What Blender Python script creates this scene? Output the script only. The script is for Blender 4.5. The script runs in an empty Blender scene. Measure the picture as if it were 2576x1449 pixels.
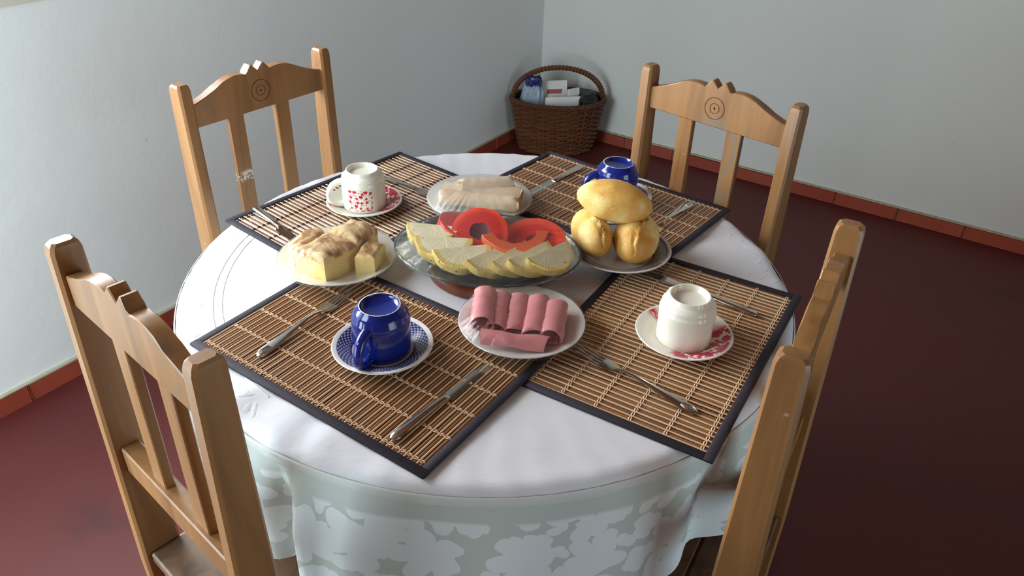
import bpy, bmesh, math, random
import numpy as np
from mathutils import Vector, Matrix, noise
from mathutils.bvhtree import BVHTree

random.seed(7)
PI = math.pi
S = bpy.context.scene
COL = S.collection
sin, cos = math.sin, math.cos

# ------------------------------------------------------------------ camera
cam_d = bpy.data.cameras.new('camera')
cam = bpy.data.objects.new('camera', cam_d)
COL.objects.link(cam)
Fv = Vector((0.03019999, 0.83874866, -0.54368065))
Rv = Vector((0.9994782, -0.01910464, 0.02604514))
Uv = Vector((-0.01145851, 0.54418352, 0.83888795))
cam.matrix_world = Matrix(((Rv.x, Uv.x, -Fv.x, 0.0), (Rv.y, Uv.y, -Fv.y, -1.1563695),
                           (Rv.z, Uv.z, -Fv.z, 1.46117237), (0, 0, 0, 1)))
cam_d.sensor_width = 36
cam_d.lens = 1941.4539 / 2576 * 36
cam_d.clip_start = 0.02
S.camera = cam

# ------------------------------------------------------------------ view
S.view_settings.view_transform = 'Standard'
S.view_settings.look = 'None'
S.view_settings.gamma = 1
S.view_settings.use_curve_mapping = False
S.view_settings.exposure = 0.0

# ------------------------------------------------------------------ room frame and light
NL = Vector((-0.81836472, 0.57469921, 0))      # outward normal of the left wall
NR = Vector((-0.57469921, -0.81836472, 0))     # along the left wall, away from the corner
K = Vector((0.24992662, 2.66500849, 0))        # the corner
ROOM_S, ROOM_T, ROOM_H = 3.75, 3.8, 2.7
WIN = (2.22, 3.40, 1.04, 2.10)                 # window in the left wall: s0, s1, z0, z1
NDOOR = (0.06, 0.92, 0.0, 2.10)                # doorway in the near wall: t0, t1, z0, z1
FILL_OPENING = (2.10, 3.60, 0.0, 2.30)                 # unseen opening added for the fill lamp, opposite the window: s0, s1, z0, z1


def wp(s, t, z):
    """s along the left wall from the corner, t away from the left wall into the room."""
    p = K + NR * s - NL * t
    return Vector((p.x, p.y, z))


world = bpy.data.worlds.new('world')
S.world = world
world.use_nodes = True
world.node_tree.nodes['Background'].inputs[0].default_value = (0.62, 0.80, 1.0, 1)
world.node_tree.nodes['Background'].inputs[1].default_value = 0.6


def area(name, loc, direction, sx, sy, power, color):
    d = bpy.data.lights.new(name, 'AREA')
    d.shape = 'RECTANGLE'
    d.size, d.size_y, d.energy, d.color = sx, sy, power, color
    o = bpy.data.objects.new(name, d)
    COL.objects.link(o)
    o.location = loc
    o.rotation_euler = Vector(direction).to_track_quat('-Z', 'Y').to_euler()
    return o


area('window_daylight', wp((WIN[0] + WIN[1]) / 2, -0.40, (WIN[2] + WIN[3]) / 2), -NL + Vector((0, 0, -0.25)), 1.15, 1.02, 76, (0.90, 0.95, 1.0))
area('near_doorway_daylight', wp(ROOM_S + 0.14, (NDOOR[0] + NDOOR[1]) / 2, 1.1), -NR, 0.84, 1.9, 56, (0.74, 0.92, 1.0))
area('far_opening_fill', wp((FILL_OPENING[0] + FILL_OPENING[1]) / 2, ROOM_T + 0.72, 1.15), NL, 1.45, 2.1, 34, (0.70, 0.91, 1.0))  # weak fill lamp added in an assumed, unseen opening


# ------------------------------------------------------------------ node helper
class NT:
    def __init__(self, name):
        self.m = bpy.data.materials.new(name)
        self.m.use_nodes = True
        self.t = self.m.node_tree
        self.t.nodes.clear()
        self.out = self.t.nodes.new('ShaderNodeOutputMaterial')
        self.b = None

    def n(self, typ, **kw):
        nd = self.t.nodes.new(typ)
        for k, v in kw.items():
            setattr(nd, k, v)
        return nd

    def put(self, sock, v):
        if v is None:
            return
        if isinstance(v, bpy.types.NodeSocket):
            self.t.links.new(v, sock)
        else:
            if isinstance(v, (tuple, list)) and len(v) == 3 and sock.type == 'RGBA':
                v = (*v, 1)
            sock.default_value = v

    def math(self, op, a, b=None, c=None, clamp=False):
        nd = self.n('ShaderNodeMath', operation=op)
        nd.use_clamp = clamp
        self.put(nd.inputs[0], a)
        self.put(nd.inputs[1], b)
        self.put(nd.inputs[2], c)
        return nd.outputs[0]

    def vmath(self, op, a, b=None, scale=None):
        nd = self.n('ShaderNodeVectorMath', operation=op)
        self.put(nd.inputs[0], a)
        self.put(nd.inputs[1], b)
        if scale is not None:
            self.put(nd.inputs['Scale'], scale)
        return nd.outputs['Value'] if op in ('LENGTH', 'DOT_PRODUCT', 'DISTANCE') else nd.outputs[0]

    def coord(self, which='Object'):
        return self.n('ShaderNodeTexCoord').outputs[which]

    def sep(self, v):
        nd = self.n('ShaderNodeSeparateXYZ')
        self.put(nd.inputs[0], v)
        return nd.outputs

    def comb(self, x, y, z=0.0):
        nd = self.n('ShaderNodeCombineXYZ')
        self.put(nd.inputs[0], x)
        self.put(nd.inputs[1], y)
        self.put(nd.inputs[2], z)
        return nd.outputs[0]

    def noise(self, vec, scale, detail=4, rough=0.55, dist=0.0, dim='3D'):
        nd = self.n('ShaderNodeTexNoise', noise_dimensions=dim)
        self.put(nd.inputs['Vector'], vec)
        nd.inputs['Scale'].default_value = scale
        nd.inputs['Detail'].default_value = detail
        nd.inputs['Roughness'].default_value = rough
        nd.inputs['Distortion'].default_value = dist
        return nd.outputs[0]

    def scale(self, v, xyz):
        return self.vmath('MULTIPLY', v, xyz)

    def ramp(self, fac, stops, interp='LINEAR'):
        nd = self.n('ShaderNodeValToRGB')
        nd.color_ramp.interpolation = interp
        el = nd.color_ramp.elements
        while len(el) < len(stops):
            el.new(0.5)
        for e, (p, c) in zip(el, stops):
            e.position = p
            e.color = (*c, 1) if len(c) == 3 else c
        self.put(nd.inputs[0], fac)
        return nd.outputs[0]

    def step(self, x, lo, hi):
        nd = self.n('ShaderNodeMapRange', interpolation_type='SMOOTHSTEP')
        self.put(nd.inputs[0], x)
        self.put(nd.inputs[1], lo)
        self.put(nd.inputs[2], hi)
        return nd.outputs[0]

    def mix(self, f, a, b):
        nd = self.n('ShaderNodeMix', data_type='RGBA')
        self.put(nd.inputs[0], f)
        self.put(nd.inputs[6], a)
        self.put(nd.inputs[7], b)
        return nd.outputs[2]

    def rnd(self):
        return self.n('ShaderNodeObjectInfo').outputs['Random']

    def petals(self, vec2, scale, n=5, radius=0.4, randomness=0.9, soft=0.03):
        """Mask of scattered n-petalled flowers, one in each Voronoi cell."""
        v = self.n('ShaderNodeTexVoronoi', voronoi_dimensions='2D', feature='F1')
        sv = self.vmath('SCALE', vec2, scale=scale)
        self.put(v.inputs['Vector'], sv)
        v.inputs['Scale'].default_value = 1.0
        v.inputs['Randomness'].default_value = randomness
        loc = self.vmath('SUBTRACT', sv, v.outputs['Position'])
        x, y, _ = self.sep(loc)
        r, g, b = self.sep(v.outputs['Color'])
        ang = self.math('ADD', self.math('ARCTAN2', y, x), self.math('MULTIPLY', r, 6.283))
        pet = self.math('ABSOLUTE', self.math('COSINE', self.math('MULTIPLY', ang, n / 2)))
        thr = self.math('MULTIPLY', self.math('MULTIPLY_ADD', pet, 0.45, 0.55), self.math('MULTIPLY_ADD', g, 0.5 * radius, 0.75 * radius))
        d = self.math('SUBTRACT', thr, v.outputs['Distance'])
        return self.step(d, -soft, soft)

    def bsdf(self, color, rough=0.5, spec=0.5, bump=None, bstr=0.2, bdist=0.002, **kw):
        b = self.n('ShaderNodeBsdfPrincipled')
        self.b = b
        self.put(b.inputs['Base Color'], color)
        self.put(b.inputs['Roughness'], rough)
        b.inputs['Specular IOR Level'].default_value = spec
        for k, v in kw.items():
            self.put(b.inputs[k.replace('_', ' ')], v)
        if bump is not None:
            bn = self.n('ShaderNodeBump')
            bn.inputs['Strength'].default_value = bstr
            bn.inputs['Distance'].default_value = bdist
            self.put(bn.inputs['Height'], bump)
            self.t.links.new(bn.outputs[0], b.inputs['Normal'])
        self.t.links.new(b.outputs[0], self.out.inputs[0])
        return self.m


def srgb(r, g, b):
    f = lambda c: (c / 255 / 12.92) if c / 255 <= 0.04045 else ((c / 255 + 0.055) / 1.055) ** 2.4
    return (f(r), f(g), f(b))


def plain(name, color, rough=0.5, spec=0.5, nscale=None, namt=0.12, bstr=0.0, bdist=0.001, **kw):
    N = NT(name)
    c = color
    h = None
    if nscale:
        nz = N.noise(N.coord(), nscale)
        c = N.mix(nz, tuple(x * (1 - namt) for x in color), tuple(min(1, x * (1 + namt)) for x in color))
        h = nz if bstr else None
    return N.bsdf(c, rough, spec, h, bstr, bdist, **kw)


# ------------------------------------------------------------------ materials
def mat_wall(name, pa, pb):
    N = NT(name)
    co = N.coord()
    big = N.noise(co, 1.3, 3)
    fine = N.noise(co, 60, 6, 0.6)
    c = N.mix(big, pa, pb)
    sp = N.step(N.noise(co, 26, 2), 0.76, 0.80)
    c = N.mix(N.math('MULTIPLY', sp, 0.25), c, srgb(150, 150, 140))
    return N.bsdf(c, 0.75, 0.25, N.math('ADD', N.math('MULTIPLY', fine, 0.5), N.noise(co, 14, 3)), 0.22, 0.003)


def mat_floor():
    N = NT('red_cement')
    co = N.coord()
    a = N.noise(co, 1.7, 5, 0.6)
    f = N.noise(co, 40, 5, 0.7)
    c = N.mix(a, srgb(78, 28, 27), srgb(102, 41, 36))
    c = N.mix(N.math('MULTIPLY', f, 0.35), c, srgb(72, 26, 27))
    st = N.step(N.noise(co, 2.6, 3, 0.5, 0.4), 0.60, 0.74)
    c = N.mix(N.math('MULTIPLY', st, 0.65), c, srgb(52, 26, 26))
    return N.bsdf(c, N.math('MULTIPLY_ADD', a, 0.25, 0.42), 0.35, f, 0.06, 0.001)


def mat_tile():
    N = NT('terracotta')
    co = N.coord()
    r = N.rnd()
    a = N.noise(co, 14, 5, 0.65)
    c = N.mix(r, srgb(150, 62, 44), srgb(172, 84, 58))
    c = N.mix(N.math('MULTIPLY', a, 0.6), c, srgb(126, 52, 42))
    return N.bsdf(c, 0.45, 0.4, a, 0.15, 0.002)


def mat_wood(name, base, dark, wear=0.0, worn=(0.3, 0.3, 0.28), rough=0.36):
    N = NT(name)
    co = N.coord()
    g = N.noise(N.scale(co, (26, 26, 2.2)), 1.0, 5, 0.6, 0.5)
    g2 = N.noise(N.scale(co, (160, 160, 6)), 1.0, 3, 0.6)
    c = N.mix(N.step(g, 0.3, 0.75), base, dark)
    c = N.mix(N.math('MULTIPLY', g2, 0.25), c, dark)
    if wear:
        w = N.step(N.noise(N.scale(co, (9, 9, 5)), 1.0, 5, 0.7, 0.3), 0.62 - wear * 0.06, 0.72)
        c = N.mix(N.math('MULTIPLY', w, 0.6), c, worn)
    sp = N.step(N.noise(co, 55, 2, 0.5), 0.77, 0.79)
    c = N.mix(N.math('MULTIPLY', sp, 0.5), c, srgb(190, 165, 135))
    return N.bsdf(c, rough, 0.5, g2, 0.05, 0.001)


def mat_wood_patch(name, base, dark, mask, worn):
    """varnished wood with one worn patch; mask(N, x, y, z) gives where it is."""
    N = NT(name)
    co = N.coord()
    x, y, z = N.sep(co)
    g = N.noise(N.scale(co, (26, 26, 2.2)), 1.0, 5, 0.6, 0.5)
    g2 = N.noise(N.scale(co, (160, 160, 6)), 1.0, 3, 0.6)
    c = N.mix(N.step(g, 0.3, 0.75), base, dark)
    c = N.mix(N.math('MULTIPLY', g2, 0.25), c, dark)
    c = N.mix(mask(N, co, x, y, z), c, worn)
    return N.bsdf(c, 0.4, 0.5, g2, 0.05, 0.001)


def rubbed(N, co, x, y, z):
    n = N.noise(N.scale(co, (60, 60, 22)), 1.0, 4, 0.65, 0.4)
    low = N.math('SUBTRACT', 1.0, N.step(z, 0.905, 0.945))
    mid = N.math('MULTIPLY', N.step(x, -0.05, 0.0), N.math('SUBTRACT', 1.0, N.step(x, 0.085, 0.11)))
    below = N.step(z, 0.70, 0.78)
    return N.math('MULTIPLY', N.math('MULTIPLY', N.step(n, 0.42, 0.60), N.math('MULTIPLY', low, mid)), N.math('MULTIPLY', below, 0.6))


def scuffed(N, co, x, y, z):
    n = N.noise(N.scale(co, (110, 110, 90)), 1.0, 3, 0.7)
    w = N.math('MULTIPLY', N.step(z, 0.765, 0.772), N.math('SUBTRACT', 1.0, N.step(z, 0.785, 0.795)))
    return N.math('MULTIPLY', N.step(n, 0.50, 0.56), w)


def mat_cloth():
    N = NT('white_cotton')
    co = N.coord()
    a = N.noise(co, 9, 4)
    f = N.noise(co, 420, 2)
    c = N.mix(a, srgb(206, 205, 209), srgb(220, 219, 223))
    x, y, z = N.sep(co)
    wr = N.noise(N.scale(co, (30, 90, 30)), 1.0, 3, 0.55, 0.8)
    h = N.math('ADD', N.math('MULTIPLY', f, 0.15), N.math('MULTIPLY', wr, 0.8))
    return N.bsdf(c, 0.62, 0.3, h, 0.35, 0.002)


def mat_lace():
    N = NT('floral_lace')
    co = N.coord()
    x, y, z = N.sep(co)
    ang = N.math('ARCTAN2', y, x)
    v = N.comb(N.math('MULTIPLY', ang, 0.52), z, 0.0)
    d = N.n('ShaderNodeTexNoise', noise_dimensions='2D')
    N.put(d.inputs['Vector'], v)
    d.inputs['Scale'].default_value = 18
    d.inputs['Detail'].default_value = 1
    v2 = N.vmath('ADD', v, N.vmath('SCALE', N.vmath('SUBTRACT', d.outputs['Color'], (0.5, 0.5, 0.5)), scale=0.022))
    m1 = N.petals(v2, 10.0, 5, 0.455, 0.55, 0.012)
    m2 = N.petals(N.vmath('ADD', v2, (0.31, 0.17, 0)), 15.0, 3, 0.36, 0.9, 0.012)
    m3 = N.petals(N.vmath('ADD', v2, (0.11, 0.37, 0)), 22.0, 2, 0.36, 0.9, 0.015)
    m = N.math('MAXIMUM', N.math('MAXIMUM', m1, m2), m3)
    m = N.math('MULTIPLY', m, N.step(N.math('MULTIPLY', z, -1), -0.706, -0.698))
    wx = N.math('SINE', N.math('MULTIPLY', ang, 520 * 2))
    wz = N.math('SINE', N.math('MULTIPLY', z, 1900))
    net = N.math('MULTIPLY_ADD', N.math('MULTIPLY', wx, wz), 0.10, 0.5)
    c = N.mix(net, srgb(176, 184, 178), srgb(206, 212, 206))
    c = N.mix(m, c, srgb(218, 222, 222))
    b = N.bsdf(c, 0.8, 0.15, m, 0.25, 0.001)
    tr = N.n('ShaderNodeBsdfTransparent')
    mx = N.n('ShaderNodeMixShader')
    N.put(mx.inputs[0], N.math('MULTIPLY', N.math('SUBTRACT', 1.0, m), 0.04))
    N.t.links.new(N.b.outputs[0], mx.inputs[1])
    N.t.links.new(tr.outputs[0], mx.inputs[2])
    N.t.links.new(mx.outputs[0], N.out.inputs[0])
    return N.m


def mat_bamboo(name, a, b, rough=0.3):
    N = NT(name)
    co = N.coord()
    r = N.rnd()
    g = N.noise(N.scale(co, (500, 14, 500)), 1.0, 3, 0.6)
    c = N.mix(r, a, b)
    c = N.mix(N.math('MULTIPLY', g, 0.55), c, tuple(x * 0.55 for x in a))
    return N.bsdf(c, rough, 1.0, g, 0.1, 0.0005)


def mat_ceramic(name, color, rough=0.12, spec=0.5):
    N = NT(name)
    n = N.noise(N.coord(), 8, 3)
    c = N.mix(n, tuple(x * 0.95 for x in color), color)
    return N.bsdf(c, rough, spec)


def mat_mug_print():
    """cream glaze with a printed patch of small red flowers on one side."""
    N = NT('flower_print_glaze')
    co = N.coord()
    x, y, z = N.sep(co)
    ang = N.math('ARCTAN2', y, x)
    v = N.comb(N.math('MULTIPLY', ang, 0.042), z, 0.0)
    fl = N.petals(v, 100, 5, 0.37, 0.6, 0.05)
    st = N.petals(N.vmath('ADD', v, (0.33, 0.2, 0)), 150, 2, 0.26, 0.9, 0.05)
    m = N.math('MAXIMUM', fl, N.math('MULTIPLY', st, 0.8))
    wa = N.math('MULTIPLY', N.step(ang, -0.62, -0.56), N.math('SUBTRACT', 1.0, N.step(ang, 0.56, 0.62)))
    wz = N.math('MULTIPLY', N.step(z, 0.003, 0.006), N.math('SUBTRACT', 1.0, N.step(z, 0.046, 0.050)))
    m = N.math('MULTIPLY', m, N.math('MULTIPLY', wa, wz))
    c = N.mix(m, srgb(236, 232, 216), srgb(196, 34, 62))
    return N.bsdf(c, 0.13, 0.5)


def polar(N):
    x, y, z = N.sep(N.coord())
    return N.math('ARCTAN2', y, x), N.math('SQRT', N.math('ADD', N.math('MULTIPLY', x, x), N.math('MULTIPLY', y, y))), x, y


def mat_saucer_red():
    N = NT('red_floral_saucer_glaze')
    ang, r, x, y = polar(N)
    v = N.comb(x, y, 0)
    fl = N.math('MAXIMUM', N.petals(v, 55, 5, 0.55, 0.8, 0.05), N.petals(N.vmath('ADD', v, (0.4, 0.1, 0)), 120, 4, 0.45, 0.9, 0.05))
    sec = N.step(N.math('COSINE', N.math('MULTIPLY', N.math('SUBTRACT', ang, 0.0), 1.5)), -0.35, 0.0)
    band = N.math('MULTIPLY', N.step(r, 0.040, 0.044), N.math('SUBTRACT', 1.0, N.step(r, 0.068, 0.071)))
    m = N.math('MULTIPLY', N.math('MULTIPLY', fl, sec), band)
    c = N.mix(m, srgb(232, 226, 214), srgb(186, 36, 66))
    return N.bsdf(c, 0.15, 0.5)


def mat_saucer_blue():
    N = NT('blue_band_saucer_glaze')
    ang, r, x, y = polar(N)
    s = N.math('SINE', N.math('MULTIPLY', ang, 44))
    s2 = N.math('SINE', N.math('MULTIPLY', r, 1150))
    chk = N.step(N.math('MULTIPLY', s, s2), -0.55, -0.2)
    band = N.math('MULTIPLY', N.step(r, 0.044, 0.0455), N.math('SUBTRACT', 1.0, N.step(r, 0.0655, 0.067)))
    line = N.math('MULTIPLY', N.step(r, 0.0445, 0.045), N.math('SUBTRACT', 1.0, N.step(r, 0.0475, 0.048)))
    m = N.math('MAXIMUM', N.math('MULTIPLY', band, N.math('MULTIPLY_ADD', chk, 0.62, 0.36)), line)
    c = N.mix(m, srgb(230, 226, 218), srgb(36, 44, 112))
    return N.bsdf(c, 0.14, 0.5)


def mat_plate_black():
    N = NT('black_print_plate_glaze')
    ang, r, x, y = polar(N)
    s = N.math('SINE', N.math('MULTIPLY', ang, 90))
    s2 = N.math('SINE', N.math('MULTIPLY', r, 2100))
    chk = N.step(N.math('MULTIPLY', s, s2), -0.30, 0.15)
    band = N.math('MULTIPLY', N.step(r, 0.060, 0.061), N.math('SUBTRACT', 1.0, N.step(r, 0.0865, 0.0872)))
    edge = N.math('MULTIPLY', N.step(r, 0.0600, 0.0604), N.math('SUBTRACT', 1.0, N.step(r, 0.0622, 0.0626)))
    edge2 = N.math('MULTIPLY', N.step(r, 0.0825, 0.0829), N.math('SUBTRACT', 1.0, N.step(r, 0.0845, 0.0849)))
    m = N.math('MAXIMUM', N.math('MULTIPLY', band, N.math('MULTIPLY_ADD', chk, 0.75, 0.25)), N.math('MAXIMUM', edge, edge2))
    c = N.mix(m, srgb(226, 220, 214), srgb(38, 38, 44))
    return N.bsdf(c, 0.16, 0.5)


def mat_wrap(name, veil=0.06, veil_col=(0.9, 0.9, 0.92), rough=0.08, k=0.42):
    N = NT(name)
    co = N.coord()
    tr = N.n('ShaderNodeBsdfTransparent')
    tr.inputs[0].default_value = (0.97, 0.97, 0.97, 1)
    gl = N.n('ShaderNodeBsdfGlossy')
    gl.inputs['Roughness'].default_value = rough
    df = N.n('ShaderNodeBsdfDiffuse')
    df.inputs[0].default_value = (*veil_col, 1)
    h = N.noise(N.scale(co, (70, 110, 70)), 1.0, 3, 0.6, 1.2)
    bn = N.n('ShaderNodeBump')
    bn.inputs['Strength'].default_value = 0.35
    bn.inputs['Distance'].default_value = 0.003
    N.put(bn.inputs['Height'], h)
    N.t.links.new(bn.outputs[0], gl.inputs['Normal'])
    lw = N.n('ShaderNodeLayerWeight')
    lw.inputs[0].default_value = 0.25
    N.t.links.new(bn.outputs[0], lw.inputs['Normal'])
    m1 = N.n('ShaderNodeMixShader')
    N.put(m1.inputs[0], veil)
    N.t.links.new(tr.outputs[0], m1.inputs[1])
    N.t.links.new(df.outputs[0], m1.inputs[2])
    m2 = N.n('ShaderNodeMixShader')
    N.put(m2.inputs[0], N.math('MULTIPLY_ADD', lw.outputs['Fresnel'], k, 0.02))
    N.t.links.new(m1.outputs[0], m2.inputs[1])
    N.t.links.new(gl.outputs[0], m2.inputs[2])
    N.t.links.new(m2.outputs[0], N.out.inputs[0])
    return N.m


def mat_glass():
    N = NT('aqua_glass')
    co = N.coord()
    tr = N.n('ShaderNodeBsdfTransparent')
    lw = N.n('ShaderNodeLayerWeight')
    lw.inputs[0].default_value = 0.35
    c = N.mix(N.math('POWER', lw.outputs['Facing'], 2.2), (0.975, 0.985, 0.985, 1), (0.20, 0.38, 0.40, 1))
    N.put(tr.inputs[0], c)
    gl = N.n('ShaderNodeBsdfGlossy')
    gl.inputs['Roughness'].default_value = 0.04
    mx = N.n('ShaderNodeMixShader')
    N.put(mx.inputs[0], N.math('MULTIPLY_ADD', lw.outputs['Fresnel'], 0.35, 0.02))
    N.t.links.new(tr.outputs[0], mx.inputs[1])
    N.t.links.new(gl.outputs[0], mx.inputs[2])
    N.t.links.new(mx.outputs[0], N.out.inputs[0])
    return N.m


def mat_bread():
    N = NT('bread_crust')
    co = N.coord()
    a = N.noise(co, 16, 5, 0.6, 0.4)
    big = N.noise(N.vmath('ADD', co, N.scale(N.comb(N.rnd(), 0.3, 0.1), (0.7, 0.7, 0.7))), 17, 2, 0.5)
    f = N.noise(co, 120, 3)
    x, y, z = N.sep(co)
    pale = N.ramp(a, [(0.3, srgb(226, 178, 92)), (0.5, srgb(238, 204, 124)), (0.7, srgb(246, 224, 162))])
    gold = N.ramp(a, [(0.3, srgb(196, 122, 40)), (0.6, srgb(222, 164, 76))])
    c = N.mix(N.math('MULTIPLY', N.step(N.math('ADD', big, N.math('MULTIPLY', x, 3.0)), 0.48, 0.66), 0.8), pale, gold)
    c = N.mix(N.math('MULTIPLY', N.step(f, 0.55, 0.8), 0.25), c, srgb(206, 150, 70))
    vv = N.n('ShaderNodeTexVoronoi', feature='DISTANCE_TO_EDGE')
    N.put(vv.inputs['Vector'], N.scale(co, (22, 40, 40)))
    cr = N.math('SUBTRACT', 1.0, N.step(vv.outputs['Distance'], 0.0, 0.06))
    h = N.math('ADD', N.math('ADD', a, N.math('MULTIPLY', f, 0.15)), N.math('MULTIPLY', cr, -0.35))
    return N.bsdf(c, 0.42, 0.4, h, 0.4, 0.003)


def mat_cake():
    N = NT('baked_cake')
    co = N.coord()
    x, y, z = N.sep(co)
    nz = N.noise(co, 34, 4, 0.6, 0.5)
    fine = N.noise(co, 260, 4, 0.7)
    crumb = N.mix(fine, srgb(236, 200, 116), srgb(250, 228, 158))
    top = N.ramp(nz, [(0.34, srgb(150, 96, 52)), (0.44, srgb(196, 146, 92)), (0.54, srgb(236, 208, 158)), (0.7, srgb(232, 200, 140))])
    cr = N.step(N.math('ADD', z, N.math('MULTIPLY', nz, 0.012)), 0.040, 0.046)
    c = N.mix(cr, crumb, top)
    return N.bsdf(c, 0.7, 0.25, fine, 0.35, 0.002, Subsurface_Weight=0.1, Subsurface_Radius=(0.01, 0.006, 0.003))


def mat_pineapple():
    N = NT('pineapple_flesh')
    co = N.coord()
    x, y, z = N.sep(co)
    r = N.math('SQRT', N.math('ADD', N.math('MULTIPLY', x, x), N.math('MULTIPLY', y, y)))
    fib = N.noise(N.comb(N.math('MULTIPLY', N.math('ARCTAN2', y, x), 16), N.math('MULTIPLY', r, 30), z), 1.0, 3, 0.6)
    c = N.mix(N.step(fib, 0.3, 0.7), srgb(246, 242, 218), srgb(232, 216, 156))
    c = N.mix(N.step(r, 0.038, 0.043), c, srgb(226, 196, 112))
    v = N.n('ShaderNodeTexVoronoi', voronoi_dimensions='3D')
    N.put(v.inputs['Vector'], co)
    v.inputs['Scale'].default_value = 70
    eye = N.math('MULTIPLY', N.math('SUBTRACT', 1.0, N.step(v.outputs['Distance'], 0.10, 0.17)), N.step(r, 0.034, 0.038))
    c = N.mix(eye, c, srgb(84, 62, 30))
    return N.bsdf(c, 0.3, 0.5, fib, 0.5, 0.002, Subsurface_Weight=0.15, Subsurface_Radius=(0.01, 0.008, 0.004))


def mat_papaya(name='papaya_flesh', pa=srgb(196, 26, 22), pb=srgb(212, 40, 30), pe=srgb(226, 66, 38)):
    N = NT(name)
    co = N.coord()
    x, y, z = N.sep(co)
    n = N.noise(co, 40, 4)
    r = N.math('SQRT', N.math('ADD', N.math('MULTIPLY', x, x), N.math('MULTIPLY', y, y)))
    c = N.mix(n, pa, pb)
    c = N.mix(N.step(r, 0.036, 0.045), c, pe)
    return N.bsdf(c, 0.3, 0.5, n, 0.15, 0.001, Subsurface_Weight=0.06, Subsurface_Radius=(0.008, 0.003, 0.002))


def mat_meat(name, a, b):
    N = NT(name)
    co = N.coord()
    n = N.noise(co, 26, 4, 0.6, 0.6)
    f = N.noise(co, 300, 2)
    c = N.mix(n, a, b)
    return N.bsdf(c, 0.38, 0.45, f, 0.1, 0.0006, Subsurface_Weight=0.12, Subsurface_Radius=(0.008, 0.004, 0.003))


def mat_binding():
    N = NT('dark_cotton_binding')
    co = N.coord()
    x, y, z = N.sep(co)
    w = N.math('MULTIPLY', N.math('SINE', N.math('MULTIPLY', x, 3400)), N.math('SINE', N.math('MULTIPLY', y, 3400)))
    n = N.noise(co, 420, 2)
    c = N.mix(N.math('MULTIPLY_ADD', w, 0.25, n), srgb(30, 24, 30), srgb(56, 48, 58))
    return N.bsdf(c, 0.75, 0.35, w, 0.3, 0.0006)


def mat_wicker():
    N = NT('brown_wicker')
    co = N.coord()
    n = N.noise(co, 60, 4, 0.6)
    c = N.mix(N.rnd(), srgb(92, 52, 32), srgb(116, 68, 40))
    c = N.mix(N.math('MULTIPLY', n, 0.6), c, srgb(74, 38, 24))
    return N.bsdf(c, 0.45, 0.4, n, 0.2, 0.001)


def mat_paper(name, seed, amount):
    N = NT(name)
    co = N.coord()
    x, y, z = N.sep(co)
    band = N.step(N.noise(N.comb(0.0, 0.0, N.math('ADD', z, seed)), 22, 1), 0.56, 0.58)
    blk = N.step(N.noise(N.scale(co, (18, 18, 5)), 1.0, 1), 0.42, 0.44)
    m = N.math('MULTIPLY', N.math('MULTIPLY', band, blk), amount)
    c = N.mix(m, srgb(222, 218, 214), srgb(158, 40, 52))
    return N.bsdf(c, 0.6, 0.3)


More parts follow.
